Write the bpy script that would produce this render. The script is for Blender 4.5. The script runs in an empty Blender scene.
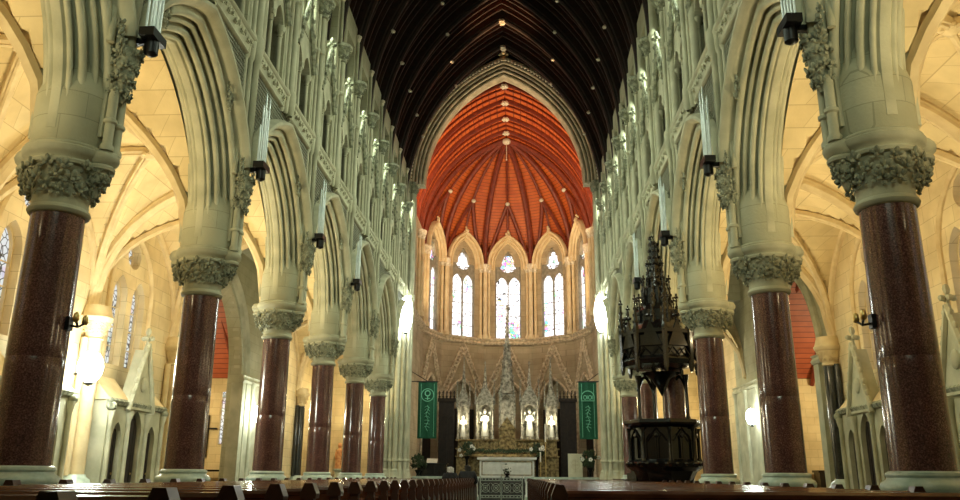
import bpy, math, random
from mathutils import Vector, Matrix
random.seed(7)
PI = math.pi
C = bpy.context.scene.collection
sin, cos, sqrt = math.sin, math.cos, math.sqrt

# ------------------------------------------------------------------ mesh builder
class MB:
    def __init__(s, M=None):
        s.v = []; s.f = []; s.M = M
    def add(s, pts, faces):
        o = len(s.v)
        if s.M is not None:
            pts = [tuple(s.M @ Vector(p)) for p in pts]
        s.v += [tuple(p) for p in pts]
        s.f += [tuple(i + o for i in f) for f in faces]
        return s
    def box(s, x0, x1, y0, y1, z0, z1):
        return s.add([(x0,y0,z0),(x1,y0,z0),(x1,y1,z0),(x0,y1,z0),(x0,y0,z1),(x1,y0,z1),(x1,y1,z1),(x0,y1,z1)],
              [(0,3,2,1),(4,5,6,7),(0,1,5,4),(1,2,6,5),(2,3,7,6),(3,0,4,7)])
    def loft(s, rings, closed=True, cap=True):
        n = len(rings[0]); pts = [p for r in rings for p in r]; fs = []
        for i in range(len(rings)-1):
            for j in range(n if closed else n-1):
                k = (j+1) % n
                fs.append((i*n+j, i*n+k, (i+1)*n+k, (i+1)*n+j))
        if cap and closed:
            fs.append(tuple(range(n))[::-1]); fs.append(tuple((len(rings)-1)*n+j for j in range(n)))
        return s.add(pts, fs)
    def lathe(s, prof, n=16, c=(0,0), ph=0.0, sq=None):
        rings = []
        for r, z in prof:
            rings.append([(c[0]+r*cos(2*PI*j/n+ph), c[1]+r*sin(2*PI*j/n+ph), z) for j in range(n)])
        return s.loft(rings)
    def tube(s, path, r, n=8, cap=True, flat=1.0):
        path = [Vector(p) for p in path]; m = len(path)
        rs = r if isinstance(r, (list, tuple)) else [r]*m
        rings = []; up = None
        for i in range(m):
            t = (path[min(i+1,m-1)] - path[max(i-1,0)]).normalized()
            if up is None:
                a = Vector((0,0,1)) if abs(t.z) < .9 else Vector((1,0,0))
                up = (a - t*a.dot(t)).normalized()
            else:
                up = (up - t*up.dot(t)).normalized()
            si = t.cross(up)
            rings.append([tuple(path[i] + up*(rs[i]*cos(2*PI*j/n)) + si*(rs[i]*flat*sin(2*PI*j/n))) for j in range(n)])
        return s.loft(rings, cap=cap)
    def prism(s, poly, mapf, d0, d1):
        a = [mapf(p[0], p[1], d0) for p in poly]; b = [mapf(p[0], p[1], d1) for p in poly]
        return s.loft([a, b])
    def ell(s, c, r, R=None, n=8, m=5):
        c = Vector(c); pts = []; fs = []
        for i in range(m+1):
            th = PI*i/m
            for j in range(n):
                ph = 2*PI*j/n
                p = Vector((r[0]*sin(th)*cos(ph), r[1]*sin(th)*sin(ph), r[2]*cos(th)))
                if R is not None: p = R @ p
                pts.append(tuple(c+p))
        for i in range(m):
            for j in range(n):
                k = (j+1) % n
                fs.append((i*n+j, (i+1)*n+j, (i+1)*n+k, i*n+k))
        return s.add(pts, fs)
    # closed or open profile (x, t) swept round a pointed arch: half span h, centre offset c
    def arch(s, prof, h, c, mapf, leg=0.0, n=10, z0=0.0, closed=True, k0=0):
        R = h + c; rings = []
        def ring(side, k):
            out = []
            for x, t in prof:
                Rt = R + t
                if k < 0: u = -(Rt - c); z = -leg
                else:
                    a = math.acos(max(-1, min(1, -c/Rt))); th = PI + (a - PI)*k/n
                    u = c + Rt*cos(th); z = Rt*sin(th)
                out.append(mapf(x, u*side, z + z0))
            return out
        ks = ([-1] if leg > 0 else []) + list(range(k0, n+1))
        rings = [ring(1, k) for k in ks] + [ring(-1, k) for k in reversed(ks)][1:]
        return s.loft(rings, closed=closed, cap=closed)
    # plate with pointed openings, each (uc, half, spring, c), open at the bottom z0
    def plate(s, u0, u1, z0, z1, holes, mapf, x0, x1, n=8):
        def col(a, b, c, d):     # quad prism between (ua,za0..za1),(ub,zb0..zb1)
            P = [(a[0],a[1]),(b[0],b[1]),(c[0],c[1]),(d[0],d[1])]
            s.prism(P, mapf, x0, x1)
        u = u0
        for uc, h, zs, c in sorted(holes):
            if uc-h > u + 1e-5: col((u,z0),(uc-h,z0),(uc-h,z1),(u,z1))
            R = h + c; pts = []
            a = math.acos(-c/R)
            for k in range(n+1):
                th = PI + (a-PI)*k/n; pts.append((uc + c + R*cos(th), zs + R*sin(th)))
            pts += [(2*uc - p[0], p[1]) for p in reversed(pts[:-1])]
            for p, q in zip(pts, pts[1:]):
                pz, qz = min(p[1], z1), min(q[1], z1)
                col((p[0],pz),(q[0],qz),(q[0],z1),(p[0],z1))
            u = uc + h
        if u1 > u + 1e-5: col((u,z0),(u1,z0),(u1,z1),(u,z1))
        return s
    def ringplate(s, u0, u1, z0, z1, uc, zc, r, mapf, x0, x1, n=24):
        P = []
        for k in range(n):
            a = 2*PI*k/n; d = (cos(a), sin(a)); t = 1e9
            if d[0] > 1e-9: t = min(t, (u1-uc)/d[0])
            if d[0] < -1e-9: t = min(t, (u0-uc)/d[0])
            if d[1] > 1e-9: t = min(t, (z1-zc)/d[1])
            if d[1] < -1e-9: t = min(t, (z0-zc)/d[1])
            P.append(((uc+r*d[0], zc+r*d[1]), (uc+t*d[0], zc+t*d[1])))
        for k in range(n):
            a, b = P[k], P[(k+1) % n]
            s.prism([a[0], b[0], b[1], a[1]], mapf, x0, x1)
        for cu, cz in ((u0,z0),(u1,z0),(u1,z1),(u0,z1)):
            best = sorted(range(n), key=lambda k: (P[k][1][0]-cu)**2 + (P[k][1][1]-cz)**2)[:2]
            a, b = P[best[0]][1], P[best[1]][1]
            s.prism([a, (cu,cz), b], mapf, x0, x1)
        return s
    def build(s, name, mat, parent=None, smooth=40, loc=None):
        me = bpy.data.meshes.new(name)
        me.from_pydata(s.v, [], s.f); me.materials.append(mat)
        if smooth:
            me.shade_smooth(); me.set_sharp_from_angle(angle=math.radians(smooth))
        me.update()
        o = bpy.data.objects.new(name, me); C.objects.link(o)
        if parent is not None: o.parent = parent
        if loc: o.location = loc
        return o

def tag(o, label, cat, group=None):
    o['label'] = label; o['category'] = cat
    if group: o['group'] = group
    return o
def thing(name, label, cat, loc=(0,0,0), rz=0.0, group=None):
    o = bpy.data.objects.new(name, None); C.objects.link(o); o.empty_display_size = .1
    o.location = loc; o.rotation_euler = (0,0,rz)
    return tag(o, label, cat, group)
def struct(o):
    o['kind'] = 'structure'; return o
def kids(o): return [c for c in bpy.data.objects if c.parent == o]
KID = {}
def snapshot(o):
    KID[o] = [(c, kids(c)) for c in kids(o)]; return o
def dup(root, label, loc, rz=None, sx=None, group=None):
    r = root.copy(); C.objects.link(r); r.location = loc
    if rz is not None: r.rotation_euler = (0,0,rz)
    if sx is not None: r.scale = (sx,1,1)
    r['label'] = label
    if group: r['group'] = group
    for ch, gs in KID[root]:
        c = ch.copy(); C.objects.link(c); c.parent = r
        for g in gs:
            d = g.copy(); C.objects.link(d); d.parent = c
    return r
ORD = ['nearest','second','third','fourth','fifth','sixth','seventh','eighth','ninth','tenth','eleventh','twelfth','thirteenth','fourteenth','fifteenth',
       'sixteenth','seventeenth','eighteenth','nineteenth','twentieth','twenty-first','twenty-second','twenty-third','twenty-fourth','twenty-fifth',
       'twenty-sixth','twenty-seventh','twenty-eighth','twenty-ninth','thirtieth','thirty-first','thirty-second']

# ------------------------------------------------------------------ materials
def nodes(name):
    m = bpy.data.materials.new(name); m.use_nodes = True
    nt = m.node_tree; b = nt.nodes['Principled BSDF']
    return m, nt, b
def mat(name, c1, c2=None, rough=.7, scale=4.0, bump=0.0, bscale=40.0, metal=0.0, emit=None, es=0.0, coat=0.0, detail=6, lo=.35, hi=.65, coord='Object', dist=.02):
    m, nt, b = nodes(name); N = nt.nodes; L = nt.links
    b.inputs['Roughness'].default_value = rough; b.inputs['Metallic'].default_value = metal
    b.inputs['Coat Weight'].default_value = coat
    tc = N.new('ShaderNodeTexCoord')
    if c2 is None: b.inputs['Base Color'].default_value = (*c1, 1)
    else:
        nz = N.new('ShaderNodeTexNoise'); nz.inputs['Scale'].default_value = scale; nz.inputs['Detail'].default_value = detail
        L.new(tc.outputs[coord], nz.inputs['Vector'])
        r = N.new('ShaderNodeValToRGB'); r.color_ramp.elements[0].position = lo; r.color_ramp.elements[1].position = hi
        r.color_ramp.elements[0].color = (*c1,1); r.color_ramp.elements[1].color = (*c2,1)
        L.new(nz.outputs['Fac'], r.inputs['Fac']); L.new(r.outputs['Color'], b.inputs['Base Color'])
    if bump:
        n2 = N.new('ShaderNodeTexNoise'); n2.inputs['Scale'].default_value = bscale; n2.inputs['Detail'].default_value = 4
        L.new(tc.outputs[coord], n2.inputs['Vector'])
        bp = N.new('ShaderNodeBump'); bp.inputs['Strength'].default_value = bump; bp.inputs['Distance'].default_value = dist
        L.new(n2.outputs['Fac'], bp.inputs['Height']); L.new(bp.outputs['Normal'], b.inputs['Normal'])
    if emit:
        b.inputs['Emission Color'].default_value = (*emit,1); b.inputs['Emission Strength'].default_value = es
    return m
def ashlar(name, c1, c2, cj, bw=.75, bh=.33, diaper=False, rough=.8):
    m, nt, b = nodes(name); N = nt.nodes; L = nt.links
    b.inputs['Roughness'].default_value = rough
    g = N.new('ShaderNodeNewGeometry'); sp = N.new('ShaderNodeSeparateXYZ'); L.new(g.outputs['Position'], sp.inputs[0])
    ad = N.new('ShaderNodeMath'); ad.operation = 'ADD'; L.new(sp.outputs['X'], ad.inputs[0]); L.new(sp.outputs['Y'], ad.inputs[1])
    cb = N.new('ShaderNodeCombineXYZ'); L.new(ad.outputs[0], cb.inputs['X']); L.new(sp.outputs['Z'], cb.inputs['Y'])
    br = N.new('ShaderNodeTexBrick'); br.inputs['Scale'].default_value = 1.0
    br.inputs['Brick Width'].default_value = bw; br.inputs['Row Height'].default_value = bh; br.inputs['Mortar Size'].default_value = .006
    br.inputs['Color1'].default_value = (*c1,1); br.inputs['Color2'].default_value = (*c2,1); br.inputs['Mortar'].default_value = (*cj,1)
    L.new(cb.outputs[0], br.inputs['Vector'])
    nz = N.new('ShaderNodeTexNoise'); nz.inputs['Scale'].default_value = 1.1; nz.inputs['Detail'].default_value = 9; L.new(g.outputs['Position'], nz.inputs['Vector'])
    mx = N.new('ShaderNodeMix'); mx.data_type = 'RGBA'; mx.blend_type = 'MULTIPLY'; mx.inputs[0].default_value = .75
    rp = N.new('ShaderNodeValToRGB'); rp.color_ramp.elements[0].position = .3; rp.color_ramp.elements[0].color = (.62,.60,.55,1); rp.color_ramp.elements[1].position = .62
    L.new(nz.outputs['Fac'], rp.inputs['Fac']); L.new(br.outputs['Color'], mx.inputs[6]); L.new(rp.outputs['Color'], mx.inputs[7])
    L.new(mx.outputs[2], b.inputs['Base Color'])
    bp = N.new('ShaderNodeBump'); bp.inputs['Distance'].default_value = .12 if diaper else .03
    if diaper:
        sc = N.new('ShaderNodeVectorMath'); sc.operation = 'SCALE'; sc.inputs['Scale'].default_value = 2*PI/.16; L.new(cb.outputs[0], sc.inputs[0])
        s2 = N.new('ShaderNodeSeparateXYZ'); L.new(sc.outputs[0], s2.inputs[0])
        ms = []
        for k in ('X','Y'):
            q = N.new('ShaderNodeMath'); q.operation = 'SINE'; L.new(s2.outputs[k], q.inputs[0]); ms.append(q)
        q = N.new('ShaderNodeMath'); q.operation = 'MULTIPLY'; L.new(ms[0].outputs[0], q.inputs[0]); L.new(ms[1].outputs[0], q.inputs[1])
        q2 = N.new('ShaderNodeMath'); q2.operation = 'ABSOLUTE'; L.new(q.outputs[0], q2.inputs[0])
        bp.inputs['Strength'].default_value = 1.0; L.new(q2.outputs[0], bp.inputs['Height'])
    else:
        n3 = N.new('ShaderNodeTexNoise'); n3.inputs['Scale'].default_value = 25; n3.inputs['Detail'].default_value = 5; L.new(g.outputs['Position'], n3.inputs['Vector'])
        bp.inputs['Strength'].default_value = .25; L.new(n3.outputs['Fac'], bp.inputs['Height'])
    L.new(bp.outputs['Normal'], b.inputs['Normal'])
    return m
def boards(name, c1, c2, cj, axis='Z', freq=7.0, rough=.55):
    m, nt, b = nodes(name); N = nt.nodes; L = nt.links
    b.inputs['Roughness'].default_value = rough
    g = N.new('ShaderNodeNewGeometry'); sp = N.new('ShaderNodeSeparateXYZ'); L.new(g.outputs['Position'], sp.inputs[0])
    mu = N.new('ShaderNodeMath'); mu.operation = 'MULTIPLY'; mu.inputs[1].default_value = freq; L.new(sp.outputs[axis], mu.inputs[0])
    fr = N.new('ShaderNodeMath'); fr.operation = 'FRACT'; L.new(mu.outputs[0], fr.inputs[0])
    gt = N.new('ShaderNodeMath'); gt.operation = 'GREATER_THAN'; gt.inputs[1].default_value = .86; L.new(fr.outputs[0], gt.inputs[0])
    nz = N.new('ShaderNodeTexNoise'); nz.inputs['Scale'].default_value = 1.6; nz.inputs['Detail'].default_value = 8; L.new(g.outputs['Position'], nz.inputs['Vector'])
    rp = N.new('ShaderNodeValToRGB'); rp.color_ramp.elements[0].position = .35; rp.color_ramp.elements[1].position = .65
    rp.color_ramp.elements[0].color = (*c1,1); rp.color_ramp.elements[1].color = (*c2,1); L.new(nz.outputs['Fac'], rp.inputs['Fac'])
    mx = N.new('ShaderNodeMix'); mx.data_type = 'RGBA'; L.new(gt.outputs[0], mx.inputs[0]); L.new(rp.outputs['Color'], mx.inputs[6]); mx.inputs[7].default_value = (*cj,1)
    L.new(mx.outputs[2], b.inputs['Base Color'])
    return m
def granite(name, cs, rough=.18, scale=60):
    m, nt, b = nodes(name); N = nt.nodes; L = nt.links
    b.inputs['Roughness'].default_value = rough; b.inputs['Coat Weight'].default_value = .4; b.inputs['Coat Roughness'].default_value = .1
    tc = N.new('ShaderNodeTexCoord')
    nz = N.new('ShaderNodeTexNoise'); nz.inputs['Scale'].default_value = scale; nz.inputs['Detail'].default_value = 6; nz.inputs['Roughness'].default_value = .7
    L.new(tc.outputs['Object'], nz.inputs['Vector'])
    rp = N.new('ShaderNodeValToRGB'); e = rp.color_ramp.elements
    e[0].position = .34; e[0].color = (*cs[0],1); e[1].position = .68; e[1].color = (*cs[2],1)
    k = e.new(.5); k.color = (*cs[1],1)
    L.new(nz.outputs['Fac'], rp.inputs['Fac'])
    n2 = N.new('ShaderNodeTexNoise'); n2.inputs['Scale'].default_value = 2.2; n2.inputs['Detail'].default_value = 5; L.new(tc.outputs['Object'], n2.inputs['Vector'])
    r2 = N.new('ShaderNodeValToRGB'); r2.color_ramp.elements[0].position = .3; r2.color_ramp.elements[0].color = (.6,.6,.6,1); r2.color_ramp.elements[1].position = .7
    L.new(n2.outputs['Fac'], r2.inputs['Fac'])
    mx = N.new('ShaderNodeMix'); mx.data_type = 'RGBA'; mx.blend_type = 'MULTIPLY'; mx.inputs[0].default_value = 1
    L.new(rp.outputs['Color'], mx.inputs[6]); L.new(r2.outputs['Color'], mx.inputs[7]); L.new(mx.outputs[2], b.inputs['Base Color'])
    return m
def stained(name, strength, tint=(1,1,1), colours=True, scale=9.0, dark=.04, amount=.6):
    m, nt, b = nodes(name); N = nt.nodes; L = nt.links
    b.inputs['Base Color'].default_value = (.05,.05,.05,1); b.inputs['Roughness'].default_value = .3
    g = N.new('ShaderNodeNewGeometry')
    vo = N.new('ShaderNodeTexVoronoi'); vo.feature = 'DISTANCE_TO_EDGE'; vo.inputs['Scale'].default_value = scale; L.new(g.outputs['Position'], vo.inputs['Vector'])
    v2 = N.new('ShaderNodeTexVoronoi'); v2.inputs['Scale'].default_value = scale; L.new(g.outputs['Position'], v2.inputs['Vector'])
    gt = N.new('ShaderNodeMath'); gt.operation = 'GREATER_THAN'; gt.inputs[1].default_value = dark; L.new(vo.outputs['Distance'], gt.inputs[0])
    hs = N.new('ShaderNodeHueSaturation'); hs.inputs['Saturation'].default_value = 1.2; L.new(v2.outputs['Color'], hs.inputs['Color'])
    nz = N.new('ShaderNodeTexNoise'); nz.inputs['Scale'].default_value = 1.1; nz.inputs['Detail'].default_value = 3; L.new(g.outputs['Position'], nz.inputs['Vector'])
    rp = N.new('ShaderNodeValToRGB'); rp.color_ramp.elements[0].position = .52; rp.color_ramp.elements[0].color = (0,0,0,1); rp.color_ramp.elements[1].position = .62; rp.color_ramp.elements[1].color = (amount,)*3+(1,)
    L.new(nz.outputs['Fac'], rp.inputs['Fac'])
    mx = N.new('ShaderNodeMix'); mx.data_type = 'RGBA'; mx.inputs[6].default_value = (*tint,1)
    if colours: L.new(rp.outputs['Color'], mx.inputs[0])
    else: mx.inputs[0].default_value = 0
    L.new(hs.outputs['Color'], mx.inputs[7])
    m2 = N.new('ShaderNodeMix'); m2.data_type = 'RGBA'; L.new(gt.outputs[0], m2.inputs[0]); m2.inputs[6].default_value = (.03,.03,.03,1); L.new(mx.outputs[2], m2.inputs[7])
    L.new(m2.outputs[2], b.inputs['Emission Color']); b.inputs['Emission Strength'].default_value = strength
    return m
M = {}
M['stone'] = ashlar('nave_stone', (.47,.465,.325), (.42,.415,.285), (.31,.31,.21))  # same stone as the aisles; the dimmer, greener nave light is in the colour
M['diaper'] = ashlar('diapered_stone', (.38,.39,.28), (.34,.35,.25), (.22,.23,.16), diaper=True)
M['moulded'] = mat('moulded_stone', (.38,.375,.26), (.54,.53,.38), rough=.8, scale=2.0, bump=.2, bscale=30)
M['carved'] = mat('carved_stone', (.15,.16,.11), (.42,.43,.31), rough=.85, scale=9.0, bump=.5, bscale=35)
M['warm'] = ashlar('aisle_stone', (.80,.68,.42), (.72,.58,.34), (.48,.38,.22), bw=.8, bh=.36)  # same stone as the nave; warm aisle light put into the colour
M['vault'] = ashlar('vault_stone', (.80,.66,.38), (.74,.59,.32), (.56,.43,.23), bw=.6, bh=.3)
M['warmrib'] = mat('aisle_rib_stone', (.58,.45,.25), (.72,.59,.35), rough=.8, scale=3.0)
M['apse'] = ashlar('apse_stone', (.55,.45,.29), (.46,.37,.23), (.28,.22,.13))
M['apsecarved'] = mat('apse_carved_stone', (.46,.36,.23), (.88,.75,.54), rough=.8, scale=6.0, bump=.6, bscale=30)
M['cream'] = mat('cream_stone', (.72,.55,.30), (.84,.69,.42), rough=.75, scale=2.5)
M['granite'] = granite('red_granite', ((.026,.010,.010), (.125,.052,.047), (.31,.16,.14)), scale=60)
M['base'] = mat('green_grey_marble', (.34,.44,.38), (.58,.66,.58), rough=.28, scale=5.0)
M['black'] = granite('black_marble', ((.012,.012,.012), (.03,.035,.032), (.08,.09,.085)))
M['roof'] = boards('roof_boards', (.46,.085,.014), (.60,.135,.022), (.17,.028,.006), 'Z', 6.0)
M['naveribshade'] = mat('nave_rib_wood_shaded', (.010,.006,.004), (.026,.011,.007), rough=.7, scale=5.0)  # roof rib wood darkened; the unlit nave's shade is in the colour
M['rib'] = mat('roof_rib_wood', (.13,.018,.006), (.23,.035,.010), rough=.5, scale=5.0)
M['boss'] = mat('pale_boss', (.60,.55,.42), (.78,.72,.56), rough=.7, scale=8.0)
M['pew'] = mat('pew_wood', (.085,.026,.013), (.19,.062,.028), rough=.24, scale=3.0, coat=.3)
M['pewend'] = mat('pew_end_wood', (.035,.013,.008), (.085,.03,.016), rough=.3, scale=4.0, coat=.2)
M['oak'] = mat('dark_oak', (.003,.003,.003), (.009,.008,.007), rough=.24, scale=7.0, coat=.3)
M['darkwood_shade'] = mat('dark_wood_and_shade', (.008,.006,.005), (.022,.015,.010), rough=.75, scale=6.0)  # real dark wood, and the painted shade behind the triforium
M['marble'] = mat('white_marble', (.70,.72,.64), (.86,.87,.80), rough=.35, scale=4.0)
M['gold'] = mat('gilded_stone', (.11,.075,.03), (.46,.34,.15), rough=.42, scale=7.0, metal=.45, bump=.4, bscale=40)
M['grey'] = mat('grey_carved_marble', (.15,.145,.11), (.56,.54,.44), rough=.55, scale=7.0, bump=.4, bscale=50)
M['blackmetal'] = mat('black_metal', (.012,.012,.013), rough=.35, metal=.5)
M['tube'] = mat('grey_tube', (.62,.68,.68), (.80,.86,.86), rough=.35, scale=6.0, metal=.3)
M['brass'] = mat('brass', (.62,.45,.16), (.72,.55,.24), rough=.3, scale=9.0, metal=1.0)
M['iron'] = mat('gate_metal', (.30,.34,.29), (.46,.50,.43), rough=.4, scale=9.0, metal=.6)
M['banner'] = mat('green_cloth', (.002,.062,.026), (.004,.095,.042), rough=.8, scale=20.0)
M['bannermark'] = mat('pale_green_thread', (.16,.50,.32), (.24,.62,.42), rough=.8, scale=20.0)
M['card'] = mat('cream_board', (.66,.62,.44), (.74,.70,.52), rough=.7, scale=5.0)
M['cardline'] = mat('tan_ink', (.48,.42,.24), (.55,.48,.3), rough=.7, scale=9.0)
M['floor'] = ashlar('floor_tiles', (.24,.19,.15), (.16,.13,.11), (.08,.07,.06), bw=.3, bh=.3, rough=.35)
M['palecap'] = mat('pale_capital_stone', (.62,.52,.36), (.92,.84,.68), rough=.7, scale=9.0)
M['archstone'] = mat('chancel_arch_stone', (.34,.30,.20), (.52,.46,.32), rough=.8, scale=3.0)
M['darkstone'] = mat('dark_step_stone', (.03,.03,.026), (.065,.06,.05), rough=.5, scale=5.0)
M['redwood'] = boards('transept_boards', (.34,.075,.03), (.46,.11,.045), (.15,.03,.015), 'Y', 5.0)
M['glass'] = stained('apse_glass', 2.1, (1.0,.97,.97), True, 6.0, .05, .8)
M['aisleglass'] = stained('aisle_glass', .8, (.92,.97,1.0), True, 7.0, .07, .5)
M['cleglass'] = stained('clerestory_glass', 1.5, (.78,.95,.74), True, 7.0, .03, .3)
M['lamp'] = mat('lamp_globe', (1,1,1), rough=.3, emit=(.93,1.0,.93), es=38.0)
M['candle'] = mat('candle_wax', (.86,.82,.70), (.92,.89,.78), rough=.5, scale=6.0)
M['flame'] = mat('candle_flame', (1,.8,.4), emit=(1,.72,.32), es=14.0)
M['leaf'] = mat('dark_leaves', (.012,.028,.010), (.05,.09,.035), rough=.6, scale=14.0)
M['petal'] = mat('white_petals', (.75,.76,.68), (.86,.86,.78), rough=.6, scale=14.0)
M['coat'] = mat('dark_coat', (.006,.006,.008), (.018,.018,.022), rough=.85, scale=14.0)
M['hairdark'] = mat('dark_hair', (.012,.010,.009), (.03,.025,.02), rough=.6, scale=30.0)
M['hairwhite'] = mat('white_hair', (.60,.58,.54), (.82,.80,.76), rough=.6, scale=30.0)
M['skin'] = mat('skin', (.52,.33,.25), (.60,.40,.31), rough=.55, scale=8.0)
M['door'] = mat('dark_door', (.012,.008,.006), (.028,.018,.012), rough=.6, scale=5.0)
M['lead'] = mat('pale_tracery', (.22,.20,.15), (.34,.31,.24), rough=.7, scale=5.0)
M['terracotta'] = mat('painted_figure', (.50,.20,.08), (.70,.40,.18), rough=.6, scale=8.0)

# ------------------------------------------------------------------ dimensions
BAY = 4.603; Y0 = 9.10
YK = lambda k: Y0 + BAY*k
SX = {'left': -1, 'right': 1}
XC = 5.0; XF = 4.5; XW = 9.0
ZSTR = 9.0; ZCAP = 13.1
SPR = 5.4; AH, AC = 1.85, .70

def leafball(mb, c, out, size, rnd, n=6):
    """a curled leaf: lobes fanned round a centre, tips curling outward"""
    out = Vector(out).normalized(); up = Vector((0,0,1)); si = out.cross(up).normalized()
    c = Vector(c); tw = rnd.uniform(-.35,.35)
    for k, (a, d, s) in enumerate(((0,.55,.42),(.9,.5,.34),(-.9,.5,.34),(2.0,.45,.28),(-2.0,.45,.28))):
        a += tw
        p = c + (up*cos(a) + si*sin(a))*size*d + out*size*(.12 + .22*cos(a)*rnd.uniform(.4,1.2))
        ax = (up*cos(a)+si*sin(a)+out*.4).normalized(); bx = ax.cross(out).normalized(); cx_ = ax.cross(bx)
        R = Matrix((bx, cx_, ax)).transposed()
        mb.ell(p, (size*s*.62, size*s*.42, size*s), R, n, 4)
    mb.ell(c + out*size*.32 + up*size*.05, (size*.2,)*3, None, n, 4)
def foliage(mb, c, z0, z1, r0, r1, tiers, n, size, seed=1, a0=0.0, a1=2*PI):
    rnd = random.Random(seed)
    for t in range(tiers):
        f = (t+.5)/tiers; z = z0 + (z1-z0)*f; r = r0 + (r1-r0)*f
        for k in range(n):
            a = a0 + (a1-a0)*(k + .5*(t % 2) + rnd.uniform(-.12,.12))/n
            d = (cos(a), sin(a), 0)
            leafball(mb, (c[0]+r*d[0], c[1]+r*d[1], z + rnd.uniform(-.02,.02)), d, size*rnd.uniform(.85,1.15), rnd)
def finial(mb, c, s):
    x, y, z = c
    mb.lathe([(.03*s,z),(.05*s,z+.06*s),(.03*s,z+.12*s),(.03*s,z+.3*s)], 6, (x,y))
    for a in range(4):
        d = (cos(a*PI/2), sin(a*PI/2)); mb.ell((x+d[0]*.1*s, y+d[1]*.1*s, z+.22*s), (.07*s,.07*s,.06*s), None, 6, 4)
    mb.ell((x,y,z+.38*s), (.07*s,.07*s,.1*s), None, 6, 4)

# ------------------------------------------------------------------ nave columns
def make_column():
    t = thing('nave_column', '', 'column')
    b = MB(); b.lathe([(.56,0),(.56,.55),(.52,.6),(.52,.78),(.5,.80)], 8, ph=PI/8); b.build('plinth', M['base'], t)
    b = MB(); b.lathe([(.46,.8),(.47,.84),(.46,.88),(.43,.90),(.445,.93),(.45,.97),(.43,1.01),(.385,1.035),(.37,1.06),(.385,1.085),(.38,1.11),(.345,1.13)], 40); b.build('base', M['base'], t)
    b = MB(); b.lathe([(.325,1.13),(.322,1.6),(.3195,2.2),(.319,2.325),(.316,2.335),(.316,2.345),(.3185,2.355),(.318,2.5),(.312,3.2),(.305,4.10)], 40); b.build('shaft', M['granite'], t)
    b = MB(); b.lathe([(.315,4.08),(.345,4.10),(.36,4.135),(.345,4.17),(.322,4.19),(.322,4.28),(.34,4.42),(.385,4.58),(.42,4.68)], 40)
    for sx in (1,-1): b.lathe([(.02,4.34),(.07,4.42),(.13,4.58),(.15,4.68)], 14, (.42*sx,0))
    b.build('bell', M['moulded'], t)
    b = MB(); foliage(b, (0,0), 4.27, 4.68, .35, .44, 3, 12, .135, 3)
    for sx, s in ((1,5),(-1,6)): foliage(b, (.43*sx,0), 4.38, 4.68, .05, .14, 3, 5, .11, s)
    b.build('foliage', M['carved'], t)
    b = MB(); b.lathe([(.42,4.66),(.455,4.68),(.465,4.715),(.44,4.745),(.45,4.77),(.485,4.79),(.51,4.83),(.515,4.88),(.49,4.90),(.495,4.92),(.47,4.95),(.44,4.96)], 40)
    for sx in (1,-1): b.lathe([(.14,4.66),(.175,4.68),(.18,4.715),(.16,4.745),(.2,4.79),(.215,4.84),(.2,4.89),(.17,4.93)], 20, (.44*sx,0))
    b.build('abacus', M['moulded'], t)
    b = MB(); b.lathe([(.44,4.95),(.45,5.0),(.455,5.35),(.455,5.62),(.40,5.85),(.28,6.25),(.10,6.6)], 28); b.build('springer', M['stone'], t)
    return snapshot(t)
col0 = make_column()
first = True
for side, s in SX.items():
    for k in range(-1, 6):
        loc = (s*XC, YK(k), 0); rz = 0 if s < 0 else PI
        if k < 0: lab = f'red granite column of the {side} arcade beside the camera, just outside the picture'
        else: lab = f'{ORD[k]} red granite column down the {side} side of the nave, leafy capital on top'
        if k == 0: lab = f'large nearest red granite column at the {side} edge of the picture'
        if first: col0.location = loc; col0.rotation_euler = (0,0,rz); col0['label'] = lab; col0['group'] = 'nave arcade columns'; first = False
        else: dup(col0, lab, loc, rz, group='nave arcade columns')

# ------------------------------------------------------------------ arcade arches
def rollprof():
    P = []
    half = [(.49,.52),(.47,.51)]
    def roll(cx, ct, r, a0, a1, n=6):
        return [(cx + r*cos(math.radians(a0+(a1-a0)*i/n)), ct - r*sin(math.radians(a0+(a1-a0)*i/n))) for i in range(n+1)]
    half += roll(.43,.40,.065,-35,125) + [(.355,.42),(.315,.43),(.30,.38),(.315,.335)]
    half += roll(.315,.285,.042,-20,120,4) + [(.265,.30),(.225,.31),(.205,.26),(.215,.22)]
    half += roll(.215,.165,.055,-35,125) + [(.16,.175),(.115,.18),(.105,.12),(.115,.09)]
    half += roll(.12,.055,.035,-10,110,4) + [(.085,.04),(.06,.0),(0,-.01)]
    P = [(.47,.60)] + half
    return P + [(-x, t) for x, t in reversed(P[:-1])]
ROLL = rollprof()
def make_arch():
    t = thing('arcade_arch', '', 'arch')
    b = MB(); b.arch(ROLL, AH, AC, lambda x,u,z: (x,u,z), leg=.3, n=18, z0=SPR, closed=True); b.build('moulding', M['moulded'], t, smooth=35)
    b = MB(); b.arch([(.45,.50),(.58,.49),(.66,.52),(.71,.57),(.71,.63),(.60,.68),(.45,.70)], AH, AC, lambda x,u,z: (x,u,z), n=18, z0=SPR, k0=5); b.build('hood_mould', M['moulded'], t, smooth=35)
    rnd = random.Random(8)
    for u in (1.98,-1.98):
        b = MB()
        for q in range(4): leafball(b, (.6, u+.05*q*(1 if u > 0 else -1), 6.55-.11*q), (1,0,.1), .12, rnd)
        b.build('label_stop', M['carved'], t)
    return snapshot(t)
arch0 = make_arch(); first = True
for side, s in SX.items():
    for k in range(-1, 6):
        loc = (s*XC, YK(k)+BAY/2, 0); rz = 0 if s < 0 else PI
        lab = f'{ORD[k+1]} moulded stone arch of the {side} nave arcade, counted from the camera'
        if first: arch0.location = loc; arch0['label'] = lab; arch0['group'] = 'nave arcade arches'; first = False
        else: dup(arch0, lab, loc, rz, group='nave arcade arches')

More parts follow.
